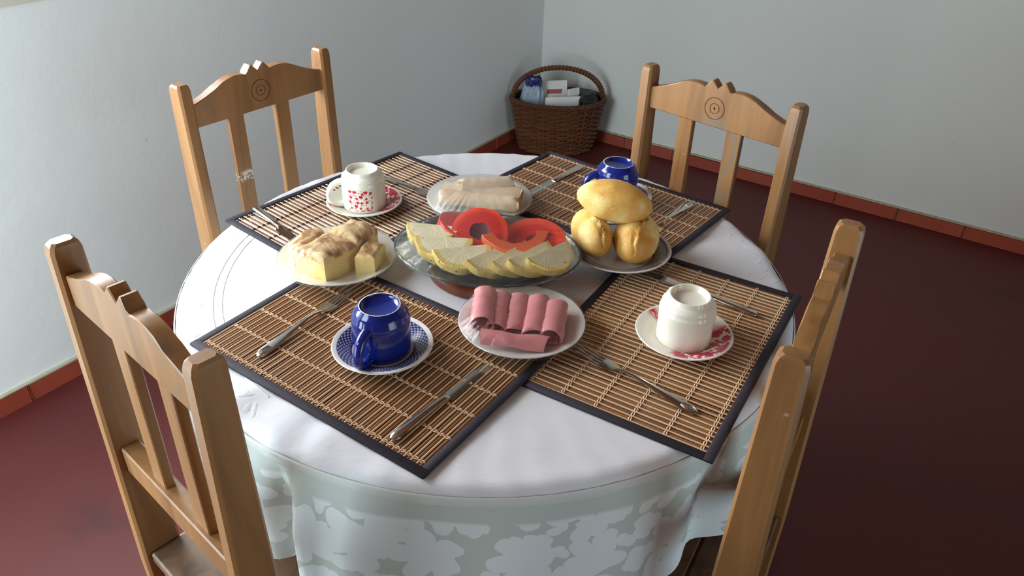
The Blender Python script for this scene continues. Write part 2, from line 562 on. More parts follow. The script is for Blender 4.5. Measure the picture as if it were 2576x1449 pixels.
M = dict(
    wall=mat_wall('white_plaster', srgb(232, 234, 232), srgb(240, 241, 238)), wall_shaded=mat_wall('shaded_white_plaster', srgb(206, 205, 198), srgb(214, 212, 206)), floor=mat_floor(), tile=mat_tile(),
    mortar=plain('mortar', srgb(176, 168, 146), 0.9, 0.2, 80, 0.2, 0.3),
    ceiling=plain('ceiling_boards', srgb(112, 72, 46), 0.6, 0.3, 3, 0.1),
    ochre=plain('ochre_plaster', srgb(128, 92, 66), 0.85, 0.2, 6, 0.12, 0.2),
    frame=plain('painted_window_wood', srgb(206, 200, 186), 0.5, 0.4, 20, 0.08),
    sill=plain('sill_stone', srgb(214, 206, 190), 0.6, 0.3, 30, 0.06),
    wood=mat_wood('varnished_wood', srgb(162, 116, 70), srgb(124, 85, 50)),
    wood_worn=mat_wood('worn_varnished_wood', srgb(162, 116, 70), srgb(124, 85, 50), 1.0, srgb(104, 102, 92)),
    wood_rubbed=mat_wood_patch('rubbed_wood', srgb(162, 116, 70), srgb(124, 85, 50), rubbed, srgb(112, 116, 108)),
    wood_scuffed=mat_wood_patch('scuffed_wood', srgb(162, 116, 70), srgb(124, 85, 50), scuffed, srgb(214, 208, 200)),
    wood_seat=mat_wood('scuffed_seat_wood', srgb(122, 90, 62), srgb(86, 62, 46), 0.8, srgb(92, 88, 84), 0.5),
    table=mat_wood('table_wood', srgb(112, 70, 42), srgb(76, 44, 26)),
    trivet=mat_wood('trivet_wood', srgb(126, 62, 38), srgb(84, 38, 24), rough=0.28),
    cloth=mat_cloth(), lace=mat_lace(),
    band=plain('cream_edge_band', srgb(204, 206, 200), 0.7, 0.2, 60, 0.05),
    slat=mat_bamboo('flat_bamboo', srgb(128, 78, 40), srgb(160, 108, 64), 0.28),
    stick=mat_bamboo('round_bamboo', srgb(216, 180, 140), srgb(232, 202, 166), 0.28),
    thread=plain('tan_thread', srgb(214, 176, 140), 0.45, 0.5, 200, 0.15),
    thread_dark=plain('brown_thread', srgb(96, 58, 46), 0.6, 0.4, 200, 0.2),
    binding=mat_binding(),
    white=mat_ceramic('white_glaze', srgb(232, 230, 222)),
    cream=mat_ceramic('cream_glaze', srgb(236, 234, 218)),
    blue=mat_ceramic('cobalt_glaze', srgb(18, 34, 116), 0.10, 0.6),
    rawrim=plain('unglazed_rim', srgb(236, 232, 224), 0.6, 0.3, 60, 0.05),
    mug_print=mat_mug_print(), saucer_red=mat_saucer_red(), saucer_blue=mat_saucer_blue(), plate_black=mat_plate_black(),
    steel=plain('stainless_steel', (0.62, 0.60, 0.57), 0.16, 0.5, 60, 0.06, Metallic=1.0),
    wrap=mat_wrap('cling_film', 0.025), wrap_milky=mat_wrap('misted_cling_film', 0.22, (0.86, 0.83, 0.80), 0.2, 0.4),
    glass=mat_glass(), bread=mat_bread(), cake=mat_cake(), pine=mat_pineapple(), papaya=mat_papaya(), papaya_orange=mat_papaya('papaya_outer_flesh', srgb(216, 62, 34), srgb(226, 78, 42), srgb(234, 104, 58)), seedbed_red=plain('papaya_shallow_cavity', srgb(150, 24, 30), 0.4, 0.5, 70, 0.25, 0.3, 0.002),
    seedbed=plain('papaya_cavity', srgb(84, 18, 30), 0.45, 0.5, 70, 0.3, 0.3, 0.002),
    ham=mat_meat('ham', srgb(212, 124, 128), srgb(232, 160, 160)), cheese=mat_meat('sliced_cheese', srgb(226, 190, 140), srgb(236, 208, 164)),
    teal=plain('teal_glass_edge', srgb(38, 66, 70), 0.08, 0.7, 40, 0.2),
    gap_shade=plain('dark_gap_shade', srgb(62, 36, 22), 0.85, 0.2, 300, 0.2),
    wicker=mat_wicker(), bag=plain('pale_plastic', srgb(150, 164, 178), 0.25, 0.6, 14, 0.2, 0.6, 0.01),
    bagtop=plain('navy_plastic', srgb(24, 30, 92), 0.3, 0.6, 14, 0.25, 0.5, 0.01),
    paper=mat_paper('printed_newsprint', 0.0, 0.9), paper_plain=mat_paper('plain_newsprint', 3.1, 0.0), paper_red=mat_paper('red_leaflet', 1.37, 1.0),
    dark=plain('dark_plastic', srgb(34, 32, 32), 0.4, 0.5, 20, 0.3),
)


# ------------------------------------------------------------------ mesh helpers
def new():
    return bmesh.new()


def obj(name, bm, mat, parent=None, smooth=True, loc=None, angle=40):
    if isinstance(bm, bmesh.types.BMesh):
        bmesh.ops.recalc_face_normals(bm, faces=bm.faces)
        me = bpy.data.meshes.new(name)
        bm.to_mesh(me)
        bm.free()
    else:
        me = bm
    if mat is not None and not me.materials:
        me.materials.append(mat)
    if smooth:
        for p in me.polygons:
            p.use_smooth = True
        try:
            me.set_sharp_from_angle(angle=math.radians(angle))
        except Exception:
            pass
    o = bpy.data.objects.new(name, me)
    COL.objects.link(o)
    if parent:
        o.parent = parent
    if loc is not None:
        o.location = loc
    return o


def tag(o, label=None, cat=None, group=None, kind=None):
    if label: o['label'] = label
    if cat: o['category'] = cat
    if group: o['group'] = group
    if kind: o['kind'] = kind
    return o


def thing(name, label, cat, loc=(0, 0, 0), rz=0.0, group=None):
    o = bpy.data.objects.new(name, None)
    o.empty_display_size = 0.05
    COL.objects.link(o)
    o.location = loc
    o.rotation_euler = (0, 0, rz)
    return tag(o, label, cat, group)


def dup(root, loc, rz, label):
    def cp(o, parent):
        c = o.copy()
        COL.objects.link(c)
        if parent: c.parent = parent
        for ch in kids.get(o.name, []):
            cp(ch, c)
        return c
    kids = {}
    for o in COL.objects:
        if o.parent: kids.setdefault(o.parent.name, []).append(o)
    r = cp(root, None)
    r.location = loc
    r.rotation_euler = (0, 0, rz)
    r['label'] = label
    return r


def box(bm, x0, x1, y0, y1, z0, z1, bev=0.0, seg=1):
    b = bmesh.new()
    bmesh.ops.create_cube(b, size=1)
    for v in b.verts:
        v.co = Vector(((x0 + x1) / 2 + v.co.x * (x1 - x0), (y0 + y1) / 2 + v.co.y * (y1 - y0), (z0 + z1) / 2 + v.co.z * (z1 - z0)))
    if bev:
        bmesh.ops.bevel(b, geom=b.edges[:], offset=bev, segments=seg, affect='EDGES', profile=0.6)
    merge(bm, b)


def merge(bm, b, mtx=None):
    if mtx is not None:
        b.transform(mtx)
    vm = [bm.verts.new(v.co) for v in b.verts]
    b.verts.index_update()
    for f in b.faces:
        try:
            bm.faces.new([vm[v.index] for v in f.verts])
        except ValueError:
            pass
    b.free()


def grid_faces(bm, rows, closed=False, cap0=False, cap1=False):
    for a, b in zip(rows, rows[1:]):
        n = len(a)
        for i in range(n if closed else n - 1):
            j = (i + 1) % n
            try:
                bm.faces.new((a[i], a[j], b[j], b[i]))
            except ValueError:
                pass
    if cap0:
        bm.faces.new(rows[0])
    if cap1:
        bm.faces.new(rows[-1])


def lathe(bm, prof, seg=48, sx=1.0, sy=1.0, close_first=False, close_last=False):
    rows = []
    for r, z in prof:
        if r < 1e-6:
            v = bm.verts.new((0, 0, z))
            rows.append([v] * seg)
        else:
            rows.append([bm.verts.new((r * sx * cos(2 * PI * i / seg), r * sy * sin(2 * PI * i / seg), z)) for i in range(seg)])
    for a, b in zip(rows, rows[1:]):
        for i in range(seg):
            j = (i + 1) % seg
            q = []
            for v in (a[i], a[j], b[j], b[i]):
                if v not in q: q.append(v)
            if len(q) > 2:
                try: bm.faces.new(q)
                except ValueError: pass


def tube(bm, pts, r, n=6, closed=False, radii=None, flat=1.0):
    pts = [Vector(p) for p in pts]
    m = len(pts)
    rows = []
    up = Vector((0.13, 0.21, 0.97))
    for i, p in enumerate(pts):
        a = pts[(i - 1) % m] if (closed or i > 0) else p
        b = pts[(i + 1) % m] if (closed or i < m - 1) else p
        t = (b - a).normalized()
        u = t.cross(up)
        if u.length < 1e-4: u = t.cross(Vector((1, 0, 0)))
        u.normalize()
        w = u.cross(t).normalized()
        rr = radii[i] if radii else r
        rows.append([bm.verts.new(p + u * (rr * cos(2 * PI * k / n)) + w * (rr * flat * sin(2 * PI * k / n))) for k in range(n)])
    if closed:
        rows.append(rows[0])
    grid_faces(bm, rows, True)
    if not closed:
        bm.faces.new(rows[0])
        bm.faces.new(rows[-1])


def loft(bm, secs, n=10, sq=2.6):
    """secs: (x, half width y, z centre, half thickness, y centre) superellipse sections along x."""
    rows = []
    for s in secs:
        x, w, z, t = s[:4]
        yc = s[4] if len(s) > 4 else 0.0
        row = []
        for k in range(n):
            a = 2 * PI * (k + 0.5) / n
            ca, sa = cos(a), sin(a)
            row.append(bm.verts.new((x, yc + w * math.copysign(abs(ca) ** (2 / sq), ca), z + t * math.copysign(abs(sa) ** (2 / sq), sa))))
        rows.append(row)
    grid_faces(bm, rows, True, True, True)


def prism(bm, outline, y0, y1, bev=0.0):
    """outline in (x, z), extruded along y."""
    b = bmesh.new()
    a = [b.verts.new((x, y0, z)) for x, z in outline]
    f = b.faces.new(a)
    r = bmesh.ops.extrude_face_region(b, geom=[f])
    for v in r['geom']:
        if isinstance(v, bmesh.types.BMVert):
            v.co.y = y1
    if bev:
        ed = [e for e in b.edges if abs(e.verts[0].co.y - e.verts[1].co.y) < 1e-6]
        bmesh.ops.bevel(b, geom=ed, offset=bev, segments=1, affect='EDGES')
    merge(bm, b)


def world_bm(objs):
    """vertices and polygons of objects (single meshes placed with matrix_basis chains) in world space."""
    vs, fs = [], []
    for o in objs:
        mw = o.matrix_basis.copy()
        p = o.parent
        while p:
            mw = p.matrix_basis @ mw
            p = p.parent
        k = len(vs)
        vs += [mw @ v.co for v in o.data.vertices]
        fs += [[k + i for i in pl.vertices] for pl in o.data.polygons]
    return vs, fs


# ------------------------------------------------------------------ the room
def wall_piece(bm, s0, s1, z0, z1, t0=0.0, t1=-0.16, along='L'):
    b = bmesh.new()
    bmesh.ops.create_cube(b, size=1)
    for v in b.verts:
        s = s0 if v.co.x < 0 else s1
        t = t0 if v.co.y < 0 else t1
        z = z0 if v.co.z < 0 else z1
        v.co = wp(s, t, z) if along == 'L' else wp(t, s, z)
    merge(bm, b)


def structure(name, bm, m, smooth=False):
    return tag(obj(name, bm, m, None, smooth), kind='structure')


bm = new()
wall_piece(bm, -0.16, WIN[0], 0, ROOM_H, 0.0, -0.42)
wall_piece(bm, WIN[1], ROOM_S + 0.16, 0, ROOM_H, 0.0, -0.42)
wall_piece(bm, WIN[0], WIN[1], 0, WIN[2] - 0.033, 0.0, -0.42)
wall_piece(bm, WIN[0], WIN[1], WIN[3], ROOM_H, 0.0, -0.42)
structure('wall_left', bm, M['wall'])
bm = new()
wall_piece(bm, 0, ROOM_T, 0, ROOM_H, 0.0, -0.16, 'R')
structure('wall_right', bm, M['wall_shaded'])  # white plaster painted greyer, so the colour carries this wall's shade
bm = new()
wall_piece(bm, 0, NDOOR[0], 0, ROOM_H, ROOM_S, ROOM_S + 0.16, 'R')
wall_piece(bm, NDOOR[1], ROOM_T, 0, ROOM_H, ROOM_S, ROOM_S + 0.16, 'R')
wall_piece(bm, NDOOR[0], NDOOR[1], NDOOR[3], ROOM_H, ROOM_S, ROOM_S + 0.16, 'R')
structure('wall_near', bm, M['ochre'])
bm = new()
wall_piece(bm, 0, FILL_OPENING[0], 0, ROOM_H, ROOM_T, ROOM_T + 0.75)
wall_piece(bm, FILL_OPENING[1], ROOM_S, 0, ROOM_H, ROOM_T, ROOM_T + 0.75)
wall_piece(bm, FILL_OPENING[0], FILL_OPENING[1], FILL_OPENING[3], ROOM_H, ROOM_T, ROOM_T + 0.75)
structure('wall_far_right', bm, M['ochre'])
bm = new()
wall_piece(bm, -0.16, ROOM_S + 0.16, -0.1, 0.0, -0.16, ROOM_T + 0.75, 'L')
structure('floor', bm, M['floor'])
bm = new()
wall_piece(bm, -0.16, ROOM_S + 0.16, ROOM_H, ROOM_H + 0.1, -0.16, ROOM_T + 0.16, 'L')
structure('ceiling', bm, M['ceiling'])

# window in the left wall: sill, frame
wn = bpy.data.objects.new('window_1', None)
COL.objects.link(wn)
tag(wn, kind='structure')
bm = new()
wall_piece(bm, WIN[0] - 0.06, WIN[1] + 0.06, WIN[2] - 0.032, WIN[2], 0.004, -0.38)
obj('window_sill', bm, M['sill'], wn, False)
bm = new()
for s0, s1, z0, z1 in ((WIN[0], WIN[0] + 0.04, WIN[2], WIN[3]), (WIN[1] - 0.04, WIN[1], WIN[2], WIN[3]), (WIN[0], WIN[1], WIN[3] - 0.04, WIN[3])):
    wall_piece(bm, s0, s1, z0, z1, -0.34, -0.39)
obj('window_frame', bm, M['frame'], wn, False)


# baseboards of terracotta tiles
def baseboard(name, along, edges):
    first, n = edges[0], (edges[-1] - edges[0]) / 0.25
    root = bpy.data.objects.new(name, None)
    COL.objects.link(root)
    tag(root, kind='structure')
    bm = new()
    wall_piece(bm, first, first + n * 0.25, 0.0, 0.057, 0.001, 0.007, along)
    b2 = new()
    wall_piece(b2, first, first + n * 0.25, 0.054, 0.0585, 0.0, 0.0125, along)
    merge(bm, b2)
    obj('mortar', bm, M['mortar'], root, False)
    rr = random.Random(3)
    for e0, e1 in zip(edges, edges[1:]):
        s0, s1 = e0 + 0.0025, e1 - 0.0025
        b = bmesh.new()
        bmesh.ops.create_cube(b, size=1)
        dz, dt = rr.uniform(-0.0015, 0.0015), rr.uniform(-0.001, 0.001)
        for v in b.verts:
            s = s0 if v.co.x < 0 else s1
            t = 0.003 if v.co.y < 0 else 0.013 + dt
            z = 0.001 if v.co.z < 0 else 0.053 + dz
            v.co = wp(s, t, z) if along == 'L' else wp(t, s, z)
        bmesh.ops.bevel(b, geom=b.edges[:], offset=0.002, segments=1, affect='EDGES')
        o = obj('tile', b, M['tile'], root, False)
    return root


baseboard('baseboard_left', 'L', [0.014] + [0.145 + 0.25 * i for i in range(15)])
baseboard('baseboard_right', 'R', [0.014] + [0.253 + 0.25 * i for i in range(14)])

# ------------------------------------------------------------------ chairs
H, XO, TX = 0.993, 0.176, 0.0255


def chair_parts():
    root = thing('dining_chair', '', 'chair', group='wooden dining chairs round the table')
    # the two back posts run from the floor to the top
    for s in (-1, 1):
        b = new()
        rows = []
        xa, xb = s * (XO - TX), s * XO
        for z in (0.0, 0.43, H - 0.012, H - 0.004, H):
            dn = min(H - z, H - 0.43)
            y0 = -0.013 * dn
            y1 = 0.037 + 0.027 * dn
            e = 0.004
            if z >= H - 0.005:
                y0 += 0.002 if z < H else 0.006
                y1 -= 0.002 if z < H else 0.006
                k = 0.001 if z < H else 0.004
            else:
                k = 0.0
            x0, x1 = min(xa, xb) + k, max(xa, xb) - k
            rows.append([b.verts.new(c) for c in ((x0 + e, y0, z), (x1 - e, y0, z), (x1, y0 + e, z), (x1, y1 - e, z), (x1 - e, y1, z), (x0 + e, y1, z), (x0, y1 - e, z), (x0, y0 + e, z))])
        grid_faces(b, rows, True, True, True)
        obj('back_post', b, M['wood'], root, True, angle=25)
    # crest rail
    half = [(0.154, 0.951), (0.140, 0.9535), (0.118, 0.961), (0.098, 0.970), (0.080, 0.9785), (0.066, 0.983), (0.052, 0.985), (0.038, 0.984), (0.028, 0.9815), (0.0245, 0.986), (0.0155, 0.997), (0.0125, 0.997), (0.0, 0.984)]
    out = [(-x, z) for x, z in half] + [(x, z) for x, z in half[::-1][1:]]
    out += [(0.154, 0.907), (-0.154, 0.907)]
    b = new()
    prism(b, out, 0.009, 0.030, 0.0015)
    rail = obj('crest_rail', b, M['wood_worn'], root, True, angle=25)
    # turned rings and a centre hole cut into the front of the rail
    b = new()
    for r0, r1, dp in ((0.0203, 0.0225, 0.0030), (0.0090, 0.0110, 0.0030)):
        c = bmesh.new()
        lathe(c, [(r0, -0.003), (r1, -0.003), (r1 - 0.0006, dp), (r0 + 0.0006, dp), (r0, -0.003)], 40)
        bmesh.ops.remove_doubles(c, verts=c.verts, dist=1e-6)
        merge(b, c)
    c = bmesh.new()
    lathe(c, [(0, -0.003), (0.0030, -0.003), (0.0022, 0.004), (0, 0.0045)], 20)
    merge(b, c)
    b.transform(Matrix.Translation((0, 0.009, 0.944)) @ Matrix.Rotation(-PI / 2, 4, 'X'))
    cut = obj('cutter', b, None, None, False)
    md = rail.modifiers.new('carve', 'BOOLEAN')
    md.operation, md.object, md.solver = 'DIFFERENCE', cut, 'EXACT'
    bpy.context.view_layer.update()
    me = bpy.data.meshes.new_from_object(rail.evaluated_get(bpy.context.evaluated_depsgraph_get()))
    rail.modifiers.clear()
    rail.data = me
    bpy.data.objects.remove(cut)
    for xs in (-0.0615, 0.0485):
        b = new()
        y0 = 0.010
        rows = []
        for z, y in ((0.66, 0.014), (0.91, 0.012)):
            rows.append([b.verts.new(c) for c in ((xs - 0.0165, y, z), (xs + 0.0165, y, z), (xs + 0.0165, y + 0.014, z), (xs - 0.0165, y + 0.014, z))])
        grid_faces(b, rows, True, True, True)
        bmesh.ops.bevel(b, geom=b.edges[:], offset=0.0015, segments=1, affect='EDGES')
        obj('back_slat', b, M['wood_worn'], root, False)
    b = new()
    box(b, -0.152, 0.152, 0.008, 0.034, 0.622, 0.668, 0.002)
    obj('lower_rail', b, M['wood'], root, False)
    # seat of planks on an apron
    yb = 0.042
    for i in range(4):
        b = new()
        y1 = yb - i * 0.098
        w = XO - TX - 0.001 if i == 0 else XO + 0.012
        box(b, -w, w, y1 - 0.0955, y1 - (0 if i else 0.0), 0.428, 0.450, 0.003)
        obj('seat_plank', b, M['wood_seat'], root, False)
    b = new()
    for x0, x1, y0, y1 in ((-0.15, 0.15, 0.012, 0.034), (-0.15, 0.15, -0.332, -0.312), (-0.172, -0.152, -0.325, 0.0), (0.152, 0.172, -0.325, 0.0)):
        box(b, x0, x1, y0, y1, 0.368, 0.4275, 0.002)
    obj('seat_apron', b, M['wood'], root, False)
    for s in (-1, 1):
        b = new()
        box(b, min(s * 0.178, s * 0.142), max(s * 0.178, s * 0.142), -0.345, -0.309, 0.0, 0.4275, 0.003)
        obj('front_leg', b, M['wood'], root, False)
        b = new()
        x = s * 0.163
        box(b, x - 0.009, x + 0.009, -0.312, 0.0, 0.17, 0.205, 0.002)
        obj('side_stretcher', b, M['wood'], root, False)
    b = new()
    box(b, -0.155, 0.155, 0.01, 0.028, 0.23, 0.265, 0.002)
    obj('back_stretcher', b, M['wood'], root, False)
    return root


chairA = chair_parts()
chairA.location = (-0.3822, -0.4360, 0)
chairA.rotation_euler = (0, 0, math.radians(136.81))
chairA['label'] = 'wooden chair at the front left, its seat planks and lower rail in view'
chairB = dup(chairA, (-0.4503, 0.3486, 0), math.radians(50.6), 'wooden chair against the bright left wall, crest rail nearest the flowered mug')
chairC = dup(chairA, (0.4321, 0.2898, 0), math.radians(-44.69), 'wooden chair at the back right before the shaded wall, bread rolls in front of it')
dup(chairA, (0.3769, -0.3978, 0), math.radians(-120.84), 'wooden chair at the right edge seen side on, nearest the plain white mug')



def rewear(root, part, m, which=None):
    """give one chair's part its own worn finish."""
    hits = [o for o in COL.objects if o.parent == root and o.name.split('.')[0] == part]
    for k, o in enumerate(hits):
        if which is None or k == which:
            o.data = o.data.copy()
            o.data.materials.clear()
            o.data.materials.append(M[m])


rewear(chairC, 'crest_rail', 'wood_rubbed')
rewear(chairC, 'back_slat', 'wood_rubbed', 1)
rewear(chairB, 'back_slat', 'wood_scuffed', 0)

# ------------------------------------------------------------------ table and cloth
RT = 0.509
ZC = 0.755
tb = thing('dining_table', 'round wooden table hidden under a white lace cloth', 'table')
b = new()
lathe(b, [(0, 0.718), (RT - 0.012, 0.718), (RT - 0.006, 0.722), (RT - 0.005, 0.745), (RT - 0.01, 0.7515), (0, 0.7515)], 72)
obj('tabletop', b, M['table'], tb)
b = new()
for a in range(4):
    c, s_ = cos(PI / 4 + a * PI / 2), sin(PI / 4 + a * PI / 2)
    c2, s2 = cos(PI / 4 + (a + 1) * PI / 2), sin(PI / 4 + (a + 1) * PI / 2)
    p0, p1 = Vector((0.17 * c, 0.17 * s_, 0)), Vector((0.17 * c2, 0.17 * s2, 0))
    for q0, q1 in ((p0, p1),):
        d = (q1 - q0).normalized()
        nrm = Vector((-d.y, d.x, 0)) * 0.011
        r0 = [b.verts.new(q0 + nrm + Vector((0, 0, z))) for z in (0.63, 0.7175)] + [b.verts.new(q0 - nrm + Vector((0, 0, z))) for z in (0.7175, 0.63)]
        r1 = [b.verts.new(q1 + nrm + Vector((0, 0, z))) for z in (0.63, 0.7175)] + [b.verts.new(q1 - nrm + Vector((0, 0, z))) for z in (0.7175, 0.63)]
        grid_faces(b, [r0, r1], True, True, True)
obj('table_apron', b, M['table'], tb, False)
for a in range(4):
    b = new()
    lathe(b, [(0, 0), (0.022, 0), (0.024, 0.02), (0.019, 0.08), (0.026, 0.30), (0.030, 0.50), (0.024, 0.56), (0.030, 0.60), (0.030, 0.7175), (0, 0.7175)], 20)
    b.transform(Matrix.Translation((0.17 * cos(PI / 4 + a * PI / 2), 0.17 * sin(PI / 4 + a * PI / 2), 0)))
    obj('leg', b, M['table'], tb)

cl = thing('tablecloth', 'white cotton tablecloth with a floral lace skirt on the round table', 'tablecloth')


def cloth_z(x, y):
    """small folds of the cloth top, larger towards the rim at the front left and at the right."""
    r = math.hypot(x, y)
    a = math.atan2(y, x)
    e = max(0.0, (r - 0.33) / 0.18)
    z = 0.0
    w1 = math.exp(-((a + 2.25) / 0.42) ** 2)
    z += 0.0022 * e * w1 * sin(34 * a + 2.0 * noise.noise((x * 9, y * 9, 1)))
    w2 = math.exp(-((a - 0.12) / 0.22) ** 2)
    z += 0.0032 * e * w2 * sin(24 * a + 9 * r)
    z += 0.0007 * e * sin(61 * a + 3 * noise.noise((x * 20, y * 20, 4)))
    return z


b = new()
SEG = 240
rows = []
rad = [0.0, 0.08, 0.16, 0.24, 0.30, 0.34, 0.37, 0.40, 0.42, 0.44, 0.455, 0.47, 0.48, 0.49, 0.497, 0.503, 0.508, 0.5125, 0.5155, 0.517, 0.5172]
for i, r in enumerate(rad):
    if r == 0:
        v = b.verts.new((0, 0, ZC))
        rows.append([v] * SEG)
        continue
    row = []
    for k in range(SEG):
        a = 2 * PI * k / SEG
        x, y = r * cos(a), r * sin(a)
        z = ZC + cloth_z(x, y)
        if r > 0.497:
            q = min(1.0, (r - 0.497) / 0.0203)
            z -= 0.017 * (1 - math.sqrt(max(0.0, 1 - q * q)))
        row.append(b.verts.new((x, y, z)))
    rows.append(row)
for A_, B_ in zip(rows, rows[1:]):
    for k in range(SEG):
        j = (k + 1) % SEG
        q = []
        for v in (A_[k], A_[j], B_[j], B_[k]):
            if v not in q: q.append(v)
        b.faces.new(q)
obj('cloth_top', b, M['cloth'], cl, True, angle=180)
# raised seams sewn near the rim
for rr, off in ((0.432, (-0.012, -0.004)), (0.446, (-0.012, -0.004))):
    b = new()
    pts = []
    for k in range(120):
        a = math.radians(118 + 112 * k / 119)
        x, y = off[0] + rr * cos(a), off[1] + rr * sin(a)
        pts.append((x, y, ZC + 0.0001 + cloth_z(x, y)))
    tube(b, pts, 0.0013, 6, False, flat=0.5)
    obj('stitched_seam', b, M['cloth'], cl)
# leaves embroidered in low relief along the rim
rl = random.Random(11)
for k in range(64):
    a = (math.radians(140 + 90 * k / 47) if k < 48 else math.radians(-8 + 34 * (k - 48) / 15)) + rl.uniform(-0.02, 0.02)
    r = 0.484 + rl.uniform(-0.008, 0.006)
    L, Wd = rl.uniform(0.011, 0.017), rl.uniform(0.003, 0.005)
    th = a + rl.choice((-1, 1)) * rl.uniform(0.5, 1.1)
    b = new()
    cx, cy = r * cos(a), r * sin(a)
    ring = []
    for i in range(10):
        t = 2 * PI * i / 10
        lx, ly = L * cos(t), Wd * sin(t) * (1 + 0.4 * cos(t))
        x, y = cx + lx * cos(th) - ly * sin(th), cy + lx * sin(th) + ly * cos(th)
        ring.append(b.verts.new((x, y, ZC + cloth_z(x, y) + 0.0001)))
    top = b.verts.new((cx, cy, ZC + cloth_z(cx, cy) + 0.0009))
    for i in range(10):
        b.faces.new((ring[i], ring[(i + 1) % 10], top))
    obj('embroidered_leaf', b, M['cloth'], cl, True, angle=60)


def skirt_r(a, z):
    d = 0.738 - z
    k = min(1.0, d / 0.10)
    f = sin(9 * a + 0.9 * sin(3 * a + 1)) * 0.55 + 0.35 * sin(17 * a + 2.0) + 0.25 * sin(5 * a + 4)
    # deep folds where the photograph shows them
    for a0, wd, dp in ((-2.115, 0.035, -2.6), (-2.04, 0.035, 1.5), (-2.26, 0.08, 0.9), (-0.93, 0.06, -1.4), (-0.80, 0.07, 0.9), (-1.12, 0.05, -0.7)):
        f += dp * math.exp(-((a - a0) / wd) ** 2)
    r = 0.5185 + k * (0.006 + 0.013 * f) + 0.02 * d
    da = abs(a - 0.59)
    return min(r, 0.5195 + max(0.0, da - 0.36) * 0.2)


b = new()
rows = []
for i in range(15):
    z = 0.742 - 0.212 * i / 14
    row = []
    for k in range(360):
        a = -PI + 2 * PI * k / 360
        r = skirt_r(a, z)
        row.append(b.verts.new((r * cos(a), r * sin(a), z + 0.004 * sin(7 * a) * (i / 14))))
    rows.append(row)
grid_faces(b, rows, True)
obj('lace_skirt', b, M['lace'], cl, True, angle=180)
b = new()
lathe(b, [(0.5165, 0.7455), (0.5182, 0.7448), (0.5192, 0.742), (0.5192, 0.731), (0.5184, 0.7285), (0.5172, 0.728)], 160)
obj('edge_band', b, M['band'], cl, True, angle=60)

# ------------------------------------------------------------------ placemats
MATS = dict(A=(-0.17189947, -0.24535219, 144.2727), D=(0.27752478, -0.20107624, -122.4332),
            C=(0.21809473, 0.25284469, -39.1394), B=(-0.2417952, 0.22406396, 48.902))
TILT = dict(A=-0.0165, B=0.0, C=-0.0165, D=0.0)
MW, MH = 0.45, 0.298


def mat_top(name, x, y):
    """height of the slats of one placemat above the floor at world x, y."""
    mx, my, a = MATS[name]
    a = math.radians(a)
    ly = -(x - mx) * sin(a) + (y - my) * cos(a)
    return ZC + 0.0048 + (MH / 2 - ly) * math.sin(-TILT[name])


me_slat = me_stick = None


